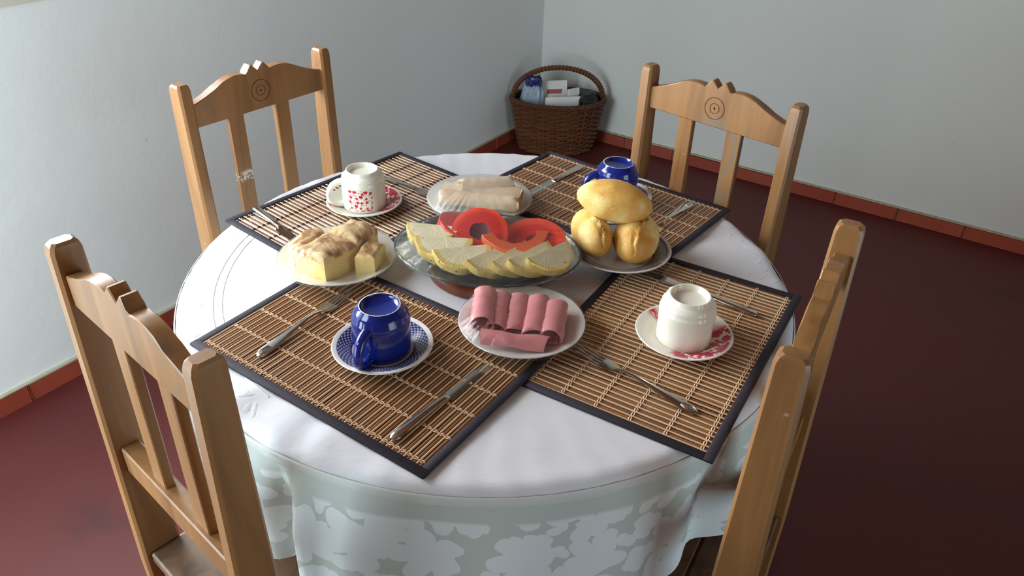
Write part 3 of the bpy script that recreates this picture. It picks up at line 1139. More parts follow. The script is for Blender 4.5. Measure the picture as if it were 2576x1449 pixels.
def placemat(n, label, thread):
    global me_slat, me_stick
    mx, my, a = MATS[n]
    ar = math.radians(a)
    o = thing('placemat', label, 'placemat', (mx, my, ZC + 0.0004), ar, 'bamboo placemats on the tablecloth')
    if TILT[n]:
        o.rotation_euler = (Matrix.Rotation(ar, 4, 'Z') @ Matrix.Rotation(TILT[n], 4, 'X')).to_euler()
        o.location.z += 0.149 * math.sin(-TILT[n])
    bw = 0.0135
    for k, (x0, x1, y0, y1) in enumerate(((-MW / 2, MW / 2, MH / 2 - bw, MH / 2), (-MW / 2, MW / 2, -MH / 2, -MH / 2 + bw),
                                          (-MW / 2, -MW / 2 + bw, -MH / 2, MH / 2), (MW / 2 - bw, MW / 2, -MH / 2, MH / 2))):
        b = new()
        z1 = 0.0054 if k < 2 else 0.0050
        box(b, x0, x1, y0, y1, 0.0, z1, 0.0012)
        obj('binding', b, M['binding'], o, True, angle=50)
    b = new()
    box(b, -MW / 2 + 0.004, MW / 2 - 0.004, -MH / 2 + 0.004, MH / 2 - 0.004, 0.0, 0.0004)
    obj('gap_shade', b, M['gap_shade'], o, False)  # dark sheet added to paint shade into the gaps between slats
    # slats across, sticks between them
    if me_slat is None:
        b = new()
        L = MH / 2 - 0.0105
        prof = [(-0.0027, 0.0006), (0.0027, 0.0006), (0.0027, 0.0022), (0.0015, 0.0032), (-0.0015, 0.0032), (-0.0027, 0.0022)]
        rows = [[b.verts.new((x, y, z)) for x, z in prof] for y in (-L, L)]
        grid_faces(b, rows, True, True, True)
        t = obj('slat', b, M['slat'], None, True, angle=50)
        me_slat = t.data
        bpy.data.objects.remove(t)
        b = new()
        rows = [[b.verts.new((0.00155 * cos(2 * PI * i / 7), y, 0.0028 + 0.00155 * sin(2 * PI * i / 7))) for i in range(7)] for y in (-L, L)]
        grid_faces(b, rows, True, True, True)
        t = obj('stick', b, M['stick'], None, True, angle=70)
        me_stick = t.data
        bpy.data.objects.remove(t)
    rr = random.Random(ord(n))
    cnt = 41
    pitch = (MW - 2 * bw) / cnt
    for i in range(cnt):
        x = -MW / 2 + bw + pitch * (i + 0.5)
        s1 = bpy.data.objects.new('slat', me_slat)
        s1.location = (x - 0.0016, rr.uniform(-0.001, 0.001), rr.uniform(-0.0001, 0.0002))
        s1.rotation_euler = (0, rr.uniform(-0.10, 0.10), rr.uniform(-0.004, 0.004))
        s2 = bpy.data.objects.new('stick', me_stick)
        s2.location = (x + 0.0036, rr.uniform(-0.001, 0.001), rr.uniform(-0.0002, 0.0001))
        s2.rotation_euler = (0, 0, rr.uniform(-0.006, 0.006))
        for s in (s1, s2):
            s.parent = o
            COL.objects.link(s)
    # rows of thread binding the slats
    for y0 in (0.129, 0.0785, 0.028, -0.0225, -0.073, -0.1235):
        b = new()
        for sg in (1, -1):
            pts = []
            for i in range(cnt * 6 + 1):
                ph = 2 * PI * i / 6
                x = -MW / 2 + bw + pitch * i / 6
                pts.append((x, y0 + sg * 0.0017 * sin(ph / 2 * 1.0), 0.0036 + 0.0012 * cos(ph - 2.2)))
            tube(b, pts, 0.00085, 4)
        obj('thread', b, M[thread], o, True, angle=80)
    return o


placemat('A', 'bamboo placemat under the blue mug at the front left', 'thread')
placemat('D', 'bamboo placemat under the plain white mug at the right', 'thread')
placemat('C', 'bamboo placemat behind the bread rolls at the back right', 'thread')
placemat('B', 'bamboo placemat with dark threads under the flowered mug', 'thread_dark')


# ------------------------------------------------------------------ mugs, saucers, plates
def saucer(label, loc, m, rz=0.0):
    b = new()
    lathe(b, [(0, 0.0022), (0.020, 0.0022), (0.023, 0.0), (0.027, 0.0), (0.029, 0.003), (0.045, 0.0052), (0.062, 0.0105), (0.0715, 0.0142), (0.0738, 0.0158), (0.0728, 0.0170),
              (0.0705, 0.0168), (0.060, 0.0125), (0.047, 0.0076), (0.0432, 0.0060), (0.041, 0.0054), (0.0, 0.0052)], 64)
    o = obj('saucer', b, M[m], None, True, loc, 50)
    o.rotation_euler = (0, 0, rz)
    return tag(o, label, 'saucer', 'saucers under upturned mugs')


def mug(label, loc, m, handle_az, blue=False, rz=0.0, hh=0.078):
    o = thing('mug', label, 'mug', loc, rz, 'upturned mugs on saucers')
    b = new()
    q = hh / 0.078
    if blue:
        outer = [(0.0385, 0.0), (0.0405, 0.0004), (0.0412, 0.002), (0.0410, 0.012), (0.0415, 0.034), (0.0420, 0.050), (0.0420, 0.0535), (0.0412, 0.0555), (0.0416, 0.0575), (0.0412, 0.0605),
                 (0.0400, 0.0622), (0.0398, 0.0635), (0.0386, 0.067), (0.0355, 0.0715), (0.0318, 0.0752), (0.0305, 0.0768)]
        top = [(0.0298, 0.0778), (0.0284, 0.0778)]
        inner = [(0.0278, 0.0768), (0.0262, 0.0735), (0.022, 0.0715), (0.0, 0.0708)]
    else:
        outer = [(0.0390, 0.0), (0.0412, 0.0005), (0.0418, 0.0025), (0.0412, 0.012), (0.0418, 0.034), (0.0426, 0.052), (0.0426, 0.0545), (0.0408, 0.0570), (0.0404, 0.0590), (0.0406, 0.0610),
                 (0.0400, 0.0645), (0.0372, 0.0682), (0.0332, 0.0708), (0.0316, 0.0722), (0.0310, 0.0765)]
        top = [(0.0302, 0.0780), (0.0285, 0.0780)]
        inner = [(0.0278, 0.0768), (0.0270, 0.0735), (0.024, 0.0695), (0.0, 0.0685)]
    cav = [(0.0385, 0.0), (0.0375, 0.004), (0.0385, 0.030), (0.0385, 0.050), (0.034, 0.0630), (0.0, 0.0655)]
    sc = lambda pr: [(r, z * q) for r, z in pr]
    lathe(b, sc(cav[::-1] + outer + top[:1]), 56)
    lathe(b, sc(top[1:] + inner), 56)
    body = obj('mug_body', b, M[m], o, True, angle=50)
    b = new()
    lathe(b, sc([(0.0304, 0.0768)] + top + [(0.0280, 0.0770)]), 56)
    f = obj('foot_ring', b, M['rawrim' if blue else m], o, True, angle=60)
    if handle_az is not None:
        b = new()
        pts, rad = [], []
        for i in range(19):
            t = i / 18
            a = PI * (t - 0.5)
            pts.append((0.0385 + 0.0285 * cos(a) ** 0.8 if abs(cos(a)) > 1e-6 else 0.0385, 0.0, (0.031 + 0.0245 * sin(a) - 0.004 * cos(a)) * q))
            rad.append(0.0056 + 0.0010 * abs(sin(a)) ** 2)
        tube(b, pts, 0.006, 10, False, rad, 1.0)
        for v in b.verts:
            v.co.y *= 1.25
        h = obj('handle', b, M['white' if not blue and m != 'cream' else m], o, True, angle=80)
        if m == 'mug_print':
            h.data.materials.clear()
            h.data.materials.append(M['cream'])
        h.rotation_euler = (0, 0, handle_az)
    return o


sA = (-0.1535, -0.253)
sB = (-0.246, 0.2150)
sC = (0.254, 0.255)
sD = (0.2975, -0.2125)
zA, zB, zC_, zD = (mat_top('A', *sA), mat_top('B', *sB), mat_top('C', *sC), mat_top('D', *sD))
saucer('blue patterned saucer under the blue mug at the front', (*sA, zA), 'saucer_blue')
saucer('saucer with red flowers under the flowered mug', (*sB, zB), 'saucer_red', 0.35)
saucer('blue patterned saucer half hidden behind the bread rolls', (*sC, zC_), 'saucer_blue')
saucer('saucer with red flowers under the plain white mug', (*sD, zD), 'saucer_red', -0.95)
mug('upturned cobalt blue mug at the front, handle towards the viewer', (*sA, zA + 0.0056), 'blue', math.radians(-112), True)
mug('upturned cream mug printed with red flowers, handle at its left', (*sB, zB + 0.0056), 'mug_print', math.radians(-165 + 92), False, math.radians(-92), 0.076)
mug('upturned cobalt blue mug behind the bread rolls', (*sC, zC_ + 0.0056), 'blue', math.radians(-172), True)
mug('upturned plain white mug with no flowers in view, on the right placemat', (*sD, zD + 0.0056), 'mug_print', math.radians(100 - 6), False, math.radians(6), 0.076)


def plate(label, loc, r, m):
    b = new()
    k = r / 0.1
    lathe(b, [(0, 0.0022), (0.050 * k, 0.0022), (0.053 * k, 0.0), (0.058 * k, 0.0), (0.060 * k, 0.003), (0.072 * k, 0.0075), (0.088 * k, 0.0125), (0.0985 * k, 0.0172), (0.1 * k, 0.0186), (0.099 * k, 0.0198),
              (0.097 * k, 0.0196), (0.086 * k, 0.0152), (0.070 * k, 0.0098), (0.063 * k, 0.0068), (0.058 * k, 0.0056), (0, 0.0052)], 72)
    o = obj('plate', b, M[m], None, True, loc, 50)
    return tag(o, label, 'plate')


pCake, pChe, pBread, pHam = (-0.259, -0.010), (-0.020, 0.2250), (0.2310, 0.030), (0.0510, -0.1975)
zP = ZC + 0.0052
zBr, zHm, zCk, zCh = zP + 0.0048, zP + 0.0040, zP + 0.0040, zP + 0.0020
plate('round white plate holding the cake pieces', (*pCake, zCk), 0.1005, 'white')
plate('round white plate holding the misted cheese slices', (*pChe, zCh), 0.1035, 'white')
plate('plate with a black patterned rim under the bread rolls', (*pBread, zBr), 0.092, 'plate_black')
plate('round white plate holding the ham', (*pHam, zHm), 0.0965, 'white')


def settle(o, c, z0, prof, rot=0.0, sy=1.0, k=1.0):
    """lift an object until it clears the inner surface of the plate or dish it lies on."""
    pr = [(r * k, z) for r, z in prof]
    mw = o.matrix_basis.copy()
    mesh = o.data if o.type == 'MESH' else None
    if mesh is None:
        ch = [q for q in COL.objects if q.parent == o and q.name.startswith('papaya_flesh')][0]
        mesh, mw = ch.data, mw @ ch.matrix_basis
    worst = 0.0
    for v in mesh.vertices:
        p = mw @ v.co
        x, y = p.x - c[0], p.y - c[1]
        u, w = x * cos(rot) + y * sin(rot), (-x * sin(rot) + y * cos(rot)) / sy
        r = math.hypot(u, w)
        h = pr[-1][1]
        for (ra, za), (rb, zb) in zip(pr, pr[1:]):
            if r <= rb:
                h = za + (zb - za) * max(0.0, (r - ra) / (rb - ra))
                break
        worst = max(worst, z0 + h + 0.0006 - p.z)
    m = o.matrix_basis.copy()
    m.translation.z += worst
    o.matrix_basis = m


PLATE_IN = [(0.0, 0.0052), (0.058, 0.0056), (0.063, 0.0068), (0.070, 0.0098), (0.086, 0.0152), (0.097, 0.0196), (0.2, 0.0198)]
DISH_IN = [(0.0, 0.0040), (0.078, 0.0040), (0.090, 0.0056), (0.110, 0.0128), (0.137, 0.0193), (0.152, 0.0235), (0.3, 0.0258)]


# ------------------------------------------------------------------ bread rolls
def bread_roll(label, loc, rot, L, W, Hh, seed, crack=True):
    b = new()
    bmesh.ops.create_uvsphere(b, u_segments=48, v_segments=32, radius=1.0)
    for v in b.verts:
        x, y, z = v.co.z, v.co.x, v.co.y          # poles along x
        t = abs(x)
        x = math.copysign(t ** 0.92, x)
        w = 1.0 - 0.10 * x * x
        p = Vector((x * L, y * W * w, z * Hh))
        if p.z < 0:
            p.z *= 0.82
        n_ = noise.noise((p.x * 16 + seed, p.y * 16, p.z * 16)) * 0.0030 + noise.noise((p.x * 45, p.y * 45 + seed, p.z * 45)) * 0.0008
        if crack and z > 0.1:
            lat = y + 0.12 * sin(x * 5 + seed) + 0.05 * sin(x * 17)
            n_ += -0.0042 * math.exp(-((lat - 0.10) / 0.05) ** 2) + 0.0050 * math.exp(-((lat - 0.22) / 0.07) ** 2)
            n_ *= 1.0 if abs(x) < 0.8 else 0.5
        v.co = p + v.co.normalized().xyz.__class__((x, y, z)).normalized() * n_
    o = obj('bread_roll', b, M['bread'], None, True, loc, 180)
    o.rotation_euler = rot
    o.matrix_basis = Matrix.Translation(loc) @ o.rotation_euler.to_matrix().to_4x4()
    settle(o, pBread, zBr, PLATE_IN, k=0.92)
    return tag(o, label, 'bread roll', 'bread rolls piled on the plate')


zB0 = zBr + 0.0062
bread_roll('bread roll at the lower left of the pile, with a raised split', (0.180, 0.036, zB0 + 0.0300), (0.10, 0.03, math.radians(-82)), 0.062, 0.0350, 0.0365, 1.3)
bread_roll('bread roll at the lower right of the pile, rounded front end', (0.2575, 0.026, zB0 + 0.0305), (-0.08, 0.03, math.radians(-108)), 0.066, 0.0395, 0.0375, 5.1)
bread_roll('bread roll lying across on top of the two lower rolls', (0.2165, 0.048, zB0 + 0.0925), (0.55, 0.10, math.radians(-16)), 0.0665, 0.0375, 0.0335, 8.8, False)

# ------------------------------------------------------------------ cake
def cake_piece(label, foot, top_h, seed):
    """foot: four corners counter-clockwise (world x, y)."""
    cx = sum(p[0] for p in foot) / 4
    cy = sum(p[1] for p in foot) / 4
    b = new()
    n = 14
    z0 = 0.0
    def pt(u, v):
        p = [Vector(q) for q in foot]
        a = p[0].lerp(p[1], u)
        c = p[3].lerp(p[2], u)
        q = a.lerp(c, v)
        return q.x - cx, q.y - cy
    top, bot = [], []
    for j in range(n + 1):
        rt, rb = [], []
        for i in range(n + 1):
            x, y = pt(i / n, j / n)
            wx, wy = x + cx, y + cy
            e = min(i, j, n - i, n - j) / n
            z = top_h + 0.0075 * noise.noise((wx * 26 + seed, wy * 26, 0.3)) + 0.002 * noise.noise((wx * 90, wy * 90, seed)) - 0.0045 * max(0, 1 - e * 9)
            rt.append(b.verts.new((x, y, z)))
            rb.append(b.verts.new((x, y, z0)))
        top.append(rt)
        bot.append(rb)
    grid_faces(b, top)
    grid_faces(b, bot)
    ring = lambda g: [g[0][i] for i in range(n)] + [g[j][n] for j in range(n)] + [g[n][i] for i in range(n, 0, -1)] + [g[j][0] for j in range(n, 0, -1)]
    rt, rb = ring(top), ring(bot)
    rows = [rb]
    for k in range(1, 5):
        row = []
        for v0, v1 in zip(rb, rt):
            p = v0.co.lerp(v1.co, k / 5)
            d = Vector((p.x, p.y, 0)).normalized()
            p += d * (0.0016 * noise.noise((p.x * 70 + seed, p.y * 70, p.z * 70)) + 0.0006)
            row.append(b.verts.new(p))
        rows.append(row)
    rows.append(rt)
    grid_faces(b, rows, True)
    o = obj('cake_piece', b, M['cake'], None, True, (cx, cy, zCk + 0.0054), 50)
    return tag(o, label, 'cake', 'cake pieces on the white plate')


cake1 = cake_piece('large cake piece with a browned top at the front of its plate', [(-0.3210, -0.0520), (-0.2660, -0.0850), (-0.2235, -0.0290), (-0.2770, 0.0080)], 0.050, 2.2)
cake2 = cake_piece('cake piece at the back of the plate behind the large front piece', [(-0.2760, 0.0100), (-0.2220, -0.0270), (-0.1930, 0.0180), (-0.2450, 0.0580)], 0.052, 4.7)
cake3 = cake_piece('small cake piece with a golden side at the right of its plate', [(-0.2220, -0.0560), (-0.1890, -0.0620), (-0.1770, -0.0080), (-0.2100, -0.0020)], 0.040, 9.1)
cake4 = cake_piece('cake piece at the far left edge of the cake plate', [(-0.3390, -0.0200), (-0.3230, -0.0500), (-0.2790, 0.0100), (-0.2990, 0.0330)], 0.046, 6.4)


# ------------------------------------------------------------------ ham and cheese
def rolled(name, p0, p1, r, m, turns=1.25, thick=0.0022, flat=1.0, squash=0.8, seed=0.0, ripple=0.0012):
    """a slice rolled to a loose tube from p0 to p1 (open ends)."""
    b = new()
    p0, p1 = Vector(p0), Vector(p1)
    mid = (p0 + p1) / 2
    d = (p1 - p0)
    L = d.length
    d.normalize()
    side = Vector((-d.y, d.x, 0)).normalized()
    up = side.cross(d) * -1
    if up.z < 0: up = -up
    nl, na = 12, 30
    rows_o, rows_i = [], []
    for i in range(nl + 1):
        t = i / nl - 0.5
        ro, ri = [], []
        for k in range(na + 1):
            a = 2 * PI * turns * k / na - PI * 0.75
            rr = r * (1 - 0.28 * (1 - k / na)) * (1 + 0.10 * noise.noise((t * 4 + seed, a * 0.9, seed)))
            z_off = ripple * sin(t * 30 + seed + 2 * a)
            for lst, q in ((ro, rr), (ri, rr - thick)):
                p = d * (t * L + 0.003 * sin(a * 1.3 + seed)) + side * (q * cos(a)) + up * (q * sin(a) * squash + z_off)
                lst.append(b.verts.new(p))
        rows_o.append(ro)
        rows_i.append(ri)
    grid_faces(b, rows_o)
    grid_faces(b, rows_i)
    for e in (0, -1):
        for k in range(na):
            b.faces.new((rows_o[e][k], rows_o[e][k + 1], rows_i[e][k + 1], rows_i[e][k]))
        for i in range(nl):
            b.faces.new((rows_o[i][e], rows_o[i + 1][e], rows_i[i + 1][e], rows_i[i][e]))
    return obj(name, b, m, None, True, mid, 80)


zh = zHm + 0.0055
hams = []
hl = ['ham roll at the left end of the row, whitish under the film', 'second ham roll from the left of the row', 'ham roll in the middle of the row with a round open end', 'fourth ham roll from the left of the row', 'ham roll at the right end of the row']
for i, (f, k, r) in enumerate((((-0.010, -0.224), (-0.006, -0.142), 0.0185), ((0.011, -0.226), (0.018, -0.138), 0.0170), ((0.037, -0.232), (0.048, -0.142), 0.0160), ((0.064, -0.244), (0.079, -0.152), 0.0180), ((0.091, -0.250), (0.106, -0.168), 0.0180))):
    r *= 1.13
    h = rolled('ham_roll', (*f, zh + r * 0.70), (*k, zh + r * 0.70 + 0.003), r, M['ham'], 1.3, 0.0018, squash=0.70, seed=i * 1.7)
    tag(h, hl[i], 'ham', 'rolled ham slices')
    hams.append(h)
b = new()
c0 = [Vector(q) for q in ((-0.012, -0.2600), (0.080, -0.2770), (0.092, -0.2450), (-0.010, -0.2250))]
cc = sum(c0, Vector((0, 0))) / 4
lay = []
nu, nv = 20, 14
for lz in (0, 1):
    g = []
    for j in range(nv + 1):
        v = j / nv
        row = []
        for i in range(nu + 1):
            u = i / nu
            p = c0[0].lerp(c0[1], u).lerp(c0[3].lerp(c0[2], u), v) - cc
            z = 0.004 + 0.010 * sin(PI * min(1.0, v * 1.05)) ** 0.6 + 0.0015 * sin(u * 9) * v + 0.003 * noise.noise((p.x * 30, p.y * 30, 2))
            row.append(b.verts.new((p.x, p.y, z + (0.0022 if lz else 0))))
        g.append(row)
    grid_faces(b, g)
    lay.append(g)
ring = lambda g: [g[0][i] for i in range(nu)] + [g[j][nu] for j in range(nv)] + [g[nv][i] for i in range(nu, 0, -1)] + [g[j][0] for j in range(nv, 0, -1)]
grid_faces(b, [ring(lay[0]), ring(lay[1])], True)
hf = tag(obj('ham_slice', b, M['ham'], None, True, (cc.x, cc.y, zh + 0.001), 60), 'folded ham slice lying in front of the row of ham rolls', 'ham')
hams.append(hf)
for h in hams:
    settle(h, pHam, zHm, PLATE_IN, k=0.965)

cheeses = []
zc = zCh + 0.0055
for i, (p0, p1, r, lb) in enumerate((((-0.098, 0.196), (0.055, 0.170), 0.021, 'rolled cheese slice nearest the papaya'), ((-0.090, 0.222), (0.062, 0.206), 0.024, 'rolled cheese slice in the middle of the misted plate'),
                                     ((-0.066, 0.256), (0.048, 0.246), 0.020, 'rolled cheese slice at the back of the misted plate'), ((-0.058, 0.214), (0.042, 0.232), 0.017, 'rolled cheese slice lying on top of the others'))):
    up_ = 0.030 if i == 3 else 0.0
    h = rolled('cheese_roll', (*p0, zc + r * 0.75 + up_), (*p1, zc + r * 0.75 + up_), r, M['cheese'], 1.35, 0.0024, squash=0.75, seed=i * 2.3 + 4)
    tag(h, lb, 'cheese', 'rolled cheese slices under misted film')
    cheeses.append(h)
    settle(h, pChe, zCh, PLATE_IN, k=1.035)

# ------------------------------------------------------------------ fruit on the glass dish
b = new()
lathe(b, [(0, 0.0), (0.104, 0.0), (0.106, 0.002), (0.106, 0.015), (0.103, 0.0175), (0.086, 0.0175), (0.083, 0.0150), (0.0, 0.0150)], 64)
for k in range(8):
    a = 2 * PI * k / 8 + 0.25
tr = thing('trivet', 'round brown wooden trivet under the glass dish', 'trivet', (0.0, -0.005, ZC + 0.0004))
obj('board', b, M['trivet'], tr, True, angle=40)
for k in range(8):
    a = 2 * PI * k / 8 + 0.70
    b = new()
    lathe(b, [(0.0, 0.0181), (0.0055, 0.0181), (0.006, 0.0177), (0.006, 0.0170)], 16)
    b.transform(Matrix.Translation((0.0945 * cos(a), 0.0945 * sin(a), 0)))
    obj('hole_disc', b, M['dark'], tr, True)  # dark disc stands in for the shade inside a hole in the board
DZ = ZC + 0.0185
DC = (-0.0035, -0.0050)
DR = math.radians(-12)
b = new()
lathe(b, [(0, 0.0), (0.080, 0.0), (0.092, 0.002), (0.112, 0.009), (0.138, 0.0155), (0.152, 0.0195), (0.1590, 0.0225), (0.1605, 0.0242), (0.1590, 0.0258), (0.1520, 0.0235), (0.137, 0.0193), (0.110, 0.0128), (0.090, 0.0056), (0.078, 0.0040), (0, 0.0040)], 96, 1.0, 0.765)
for v in b.verts:
    r = math.hypot(v.co.x, v.co.y / 0.765)
    if r > 0.15:
        a = math.atan2(v.co.y / 0.765, v.co.x)
        v.co.z += 0.0006 * sin(48 * a)
dish = tag(obj('glass_dish', b, M['glass'], None, True, (*DC, DZ), 60), 'oval greenish glass dish of sliced fruit at the table centre', 'dish')
dish.rotation_euler = (0, 0, DR)
b = new()
tube(b, [(0.1604 * cos(2 * PI * k / 120), 0.1604 * 0.765 * sin(2 * PI * k / 120), 0.0240 + 0.0006 * sin(48 * 2 * PI * k / 120)) for k in range(120)], 0.0016, 7, True)
obj('dish_rim', b, M['teal'], dish, True, angle=80)


def dish_pt(u, v):
    return DC[0] + u * cos(DR) - v * sin(DR), DC[1] + u * sin(DR) + v * cos(DR)


def half_disc(r, t, a0, a1, inner=0.0, wav=0.0, seed=0):
    b = new()
    n = 28
    zs = ((0.0, 1.0), (t * 0.08, 1.02), (t * 0.92, 1.02), (t, 1.0))
    rows = []
    for z, s in zs:
        row = []
        for i in range(n + 1):
            a = a0 + (a1 - a0) * i / n
            rr = (r - (0.0012 if z in (0.0, t) else 0)) * (1 + wav * sin(9 * a + seed) + 0.02 * noise.noise((cos(a) * 3, sin(a) * 3, seed)))
            row.append(b.verts.new((rr * cos(a), rr * sin(a), z)))
        for i in range(n, -1, -1):
            a = a0 + (a1 - a0) * i / n
            rr = inner * (1 + 0.12 * noise.noise((cos(a) * 2, sin(a) * 2, seed + 4))) if inner else 0.0008
            row.append(b.verts.new((rr * cos(a), rr * sin(a), z)))
        rows.append(row)
    grid_faces(b, rows, True)
    m = 2 * n + 2
    for row in (rows[0], rows[-1]):
        for i in range(n):
            b.faces.new((row[i], row[i + 1], row[m - 2 - i], row[m - 1 - i]))
    return b


def place(o, loc, az, tilt, roll=0.0):
    o.matrix_basis = Matrix.Translation(loc) @ Matrix.Rotation(az, 4, 'Z') @ Matrix.Rotation(tilt, 4, 'X') @ Matrix.Rotation(roll, 4, 'Z')
    return o


fruit = []
pl = ['thick pineapple piece at the far left end of the dish', 'second pineapple slice from the left, dark eyes on its rim', 'third pineapple slice from the left', 'fourth pineapple slice, leaning in the middle of the fan', 'fifth pineapple slice from the left, pale upper face', 'sixth pineapple slice, second from the right', 'pineapple slice at the right end of the dish']
# (world x, y, z of the centre of the cut edge, azimuth of the bulging rim, tilt, radius)
# thick wedges: cut edge raised at the back, curved rim facing the viewer
pdat = [(-0.096, 0.034, 0.012, -100, 12, 0.047, 0.024), (-0.076, -0.002, 0.014, -95, 15, 0.050, 0.020), (-0.046, -0.032, 0.016, -78, 17, 0.050, 0.016),
        (-0.006, -0.044, 0.018, -48, 22, 0.048, 0.015), (0.028, -0.048, 0.020, -38, 23, 0.047, 0.015), (0.060, -0.054, 0.020, -46, 22, 0.048, 0.015), (0.092, -0.056, 0.018, -50, 20, 0.046, 0.015)]
for i, (x, y, dz, az, ti, r, t) in enumerate(pdat):
    b = half_disc(r, t, 0, PI, 0.0, 0.015, i)
    o = obj('pineapple_slice', b, M['pine'], None, True, None, 40)
    place(o, (x, y, DZ + dz), math.radians(az - 90), -math.radians(ti), 0)
    tag(o, pl[i], 'pineapple', 'pineapple slices on the glass dish')
    settle(o, DC, DZ, DISH_IN, DR, 0.765)
    fruit.append(o)
qd = [(-0.052, 0.046, 0.016, 100, 18, 0.050, 0.016, 2 * PI, 'papaya ring lying at the back, next to the cheese plate'),
      (-0.014, 0.014, 0.040, -14, 42, 0.050, 0.014, 2 * PI, 'papaya ring leaning with its dark seed hollow towards the viewer'),
      (0.078, -0.002, 0.028, -30, 22, 0.058, 0.014, 2 * PI, 'papaya ring at the right end beside the bread rolls'),
      (0.042, 0.008, 0.046, 14, 20, 0.060, 0.014, 0.9 * PI, 'narrow curved papaya slice between the two papaya rings')]
for i, (x, y, dz, az, ti, r, t, arc, lb) in enumerate(qd):
    o = thing('papaya_slice', lb, 'papaya', group='papaya slices on the glass dish')
    place(o, (x, y, DZ + dz), math.radians(az), math.radians(ti), 0)
    b = half_disc(r, t, -PI if arc > 6 else -PI * 0.95, PI if arc > 6 else -PI * 0.10, r * (0.24 if i == 2 else 0.36) if arc > 6 else r * 0.66, 0.012, i * 3)
    bmesh.ops.remove_doubles(b, verts=b.verts, dist=0.00005)
    f = obj('papaya_flesh', b, M['papaya' if arc > 6 else 'papaya_orange'], o, True, None, 40)
    f.scale = (1.0, 0.86, 1.0)
    settle(o, DC, DZ, DISH_IN, DR, 0.765)
    fruit.append(f)
    if arc > 6:
        b = new()
        lathe(b, [(0, t * 0.62), (r * 0.20, t * 0.68), (r * 0.34, t * 0.80), (r * 0.41, t * 0.90), (r * 0.41, 0.001), (0, 0.001)], 20)
        if i == 2:
            for v in b.verts:
                v.co.x *= 0.66
                v.co.y *= 0.66
        for v in b.verts:
            v.co.z += 0.0012 * noise.noise((v.co.x * 160, v.co.y * 160, i))
        s = obj('seed_hollow', b, M['seedbed_red' if i == 2 else 'seedbed'], o, True, None, 60)
        s.scale = (1.0, 0.86, 1.0)


# ------------------------------------------------------------------ cling film over three plates and the dish
def cling(label, c, rx, ry, rot, z_rim, foods, m, group='cling film stretched over the food', lift=0.0012, wr=0.0030, over=0.004, seed=0):
    vs, fs = world_bm(foods)
    tree = BVHTree.FromPolygons(vs, fs)
    n = 61
    g = np.linspace(-1, 1, n)
    food = np.full((n, n), -1.0)
    cr, sr = cos(rot), sin(rot)
    for j in range(n):
        for i in range(n):
            if g[i] ** 2 + g[j] ** 2 > 1.0: continue
            x, y = rx * g[i], ry * g[j]
            hit = tree.ray_cast(Vector((c[0] + x * cr - y * sr, c[1] + x * sr + y * cr, 2.0)), Vector((0, 0, -1)))
            if hit[0] is not None:
                food[j, i] = hit[0].z + lift
    X, Y = np.meshgrid(g, g)
    outm = X ** 2 + Y ** 2 >= 0.985
    food[outm] = -1
    h = np.maximum(food, z_rim)
    for _ in range(1500):
        a = h.copy()
        a[1:-1, 1:-1] = 0.25 * (h[:-2, 1:-1] + h[2:, 1:-1] + h[1:-1, :-2] + h[1:-1, 2:])
        h = np.maximum(a, food)
        h[outm] = z_rim

    def sample(u, v):
        fi, fj = (u + 1) / 2 * (n - 1), (v + 1) / 2 * (n - 1)
        i, j = min(int(fi), n - 2), min(int(fj), n - 2)
        a, b_ = fi - i, fj - j
        return h[j, i] * (1 - a) * (1 - b_) + h[j, i + 1] * a * (1 - b_) + h[j + 1, i] * (1 - a) * b_ + h[j + 1, i + 1] * a * b_

    b = new()
    seg = 150
    rr = [0.0, .08, .16, .24, .32, .40, .48, .56, .63, .70, .76, .81, .86, .90, .94, .97, 0.99, 1.008, 1.016, 1.010, 0.97]
    rng = random.Random(seed)
    ph = [rng.uniform(0, 6.28) for _ in range(6)]
    rows = []
    for q in rr:
        if q == 0:
            v = b.verts.new((0, 0, sample(0, 0)))
            rows.append([v] * seg)
            continue
        row = []
        for k in range(seg):
            a = 2 * PI * k / seg
            u, v = min(q, 0.999) * cos(a), min(q, 0.999) * sin(a)
            z = sample(u, v)
            if q > 1.0 or (q == 0.97 and len(rows) > 18):
                z = z_rim + (0.0006 if q == 1.008 else -0.0025 if q == 1.016 else -0.0055 if q == 1.010 else -0.0080)
            wamp = wr * max(0.0, min(1.0, (q - 0.50) / 0.25)) * max(0.0, min(1.0, (1.0 - q) / 0.12))
            fcl = max(0.0, sin(3 * a + ph[0]) * 0.5 + 0.6 * sin(5 * a + ph[1]))
            z += wamp * fcl * abs(sin(21 * a + ph[2] + 1.5 * sin(4 * a + ph[3])))
            da = (a - math.radians(228) + PI) % (2 * PI) - PI
            z += 1.6 * wamp * math.exp(-(da / 0.55) ** 2) * abs(sin(17 * a + ph[4] + 2.0 * sin(5 * a + ph[5]))) ** 0.7
            x, y = rx * q * cos(a), ry * q * sin(a)
            row.append(b.verts.new((x * cr - y * sr, x * sr + y * cr, z)))
        rows.append(row)
    for A_, B_ in zip(rows, rows[1:]):
        for k in range(seg):
            j = (k + 1) % seg
            qd_ = []
            for v in (A_[k], A_[j], B_[j], B_[k]):
                if v not in qd_: qd_.append(v)
            b.faces.new(qd_)
    for v in b.verts:
        v.co.z -= z_rim
    o = obj('cling_film', b, M[m], None, True, (c[0], c[1], z_rim), 60)
    return tag(o, label, 'cling film', group)


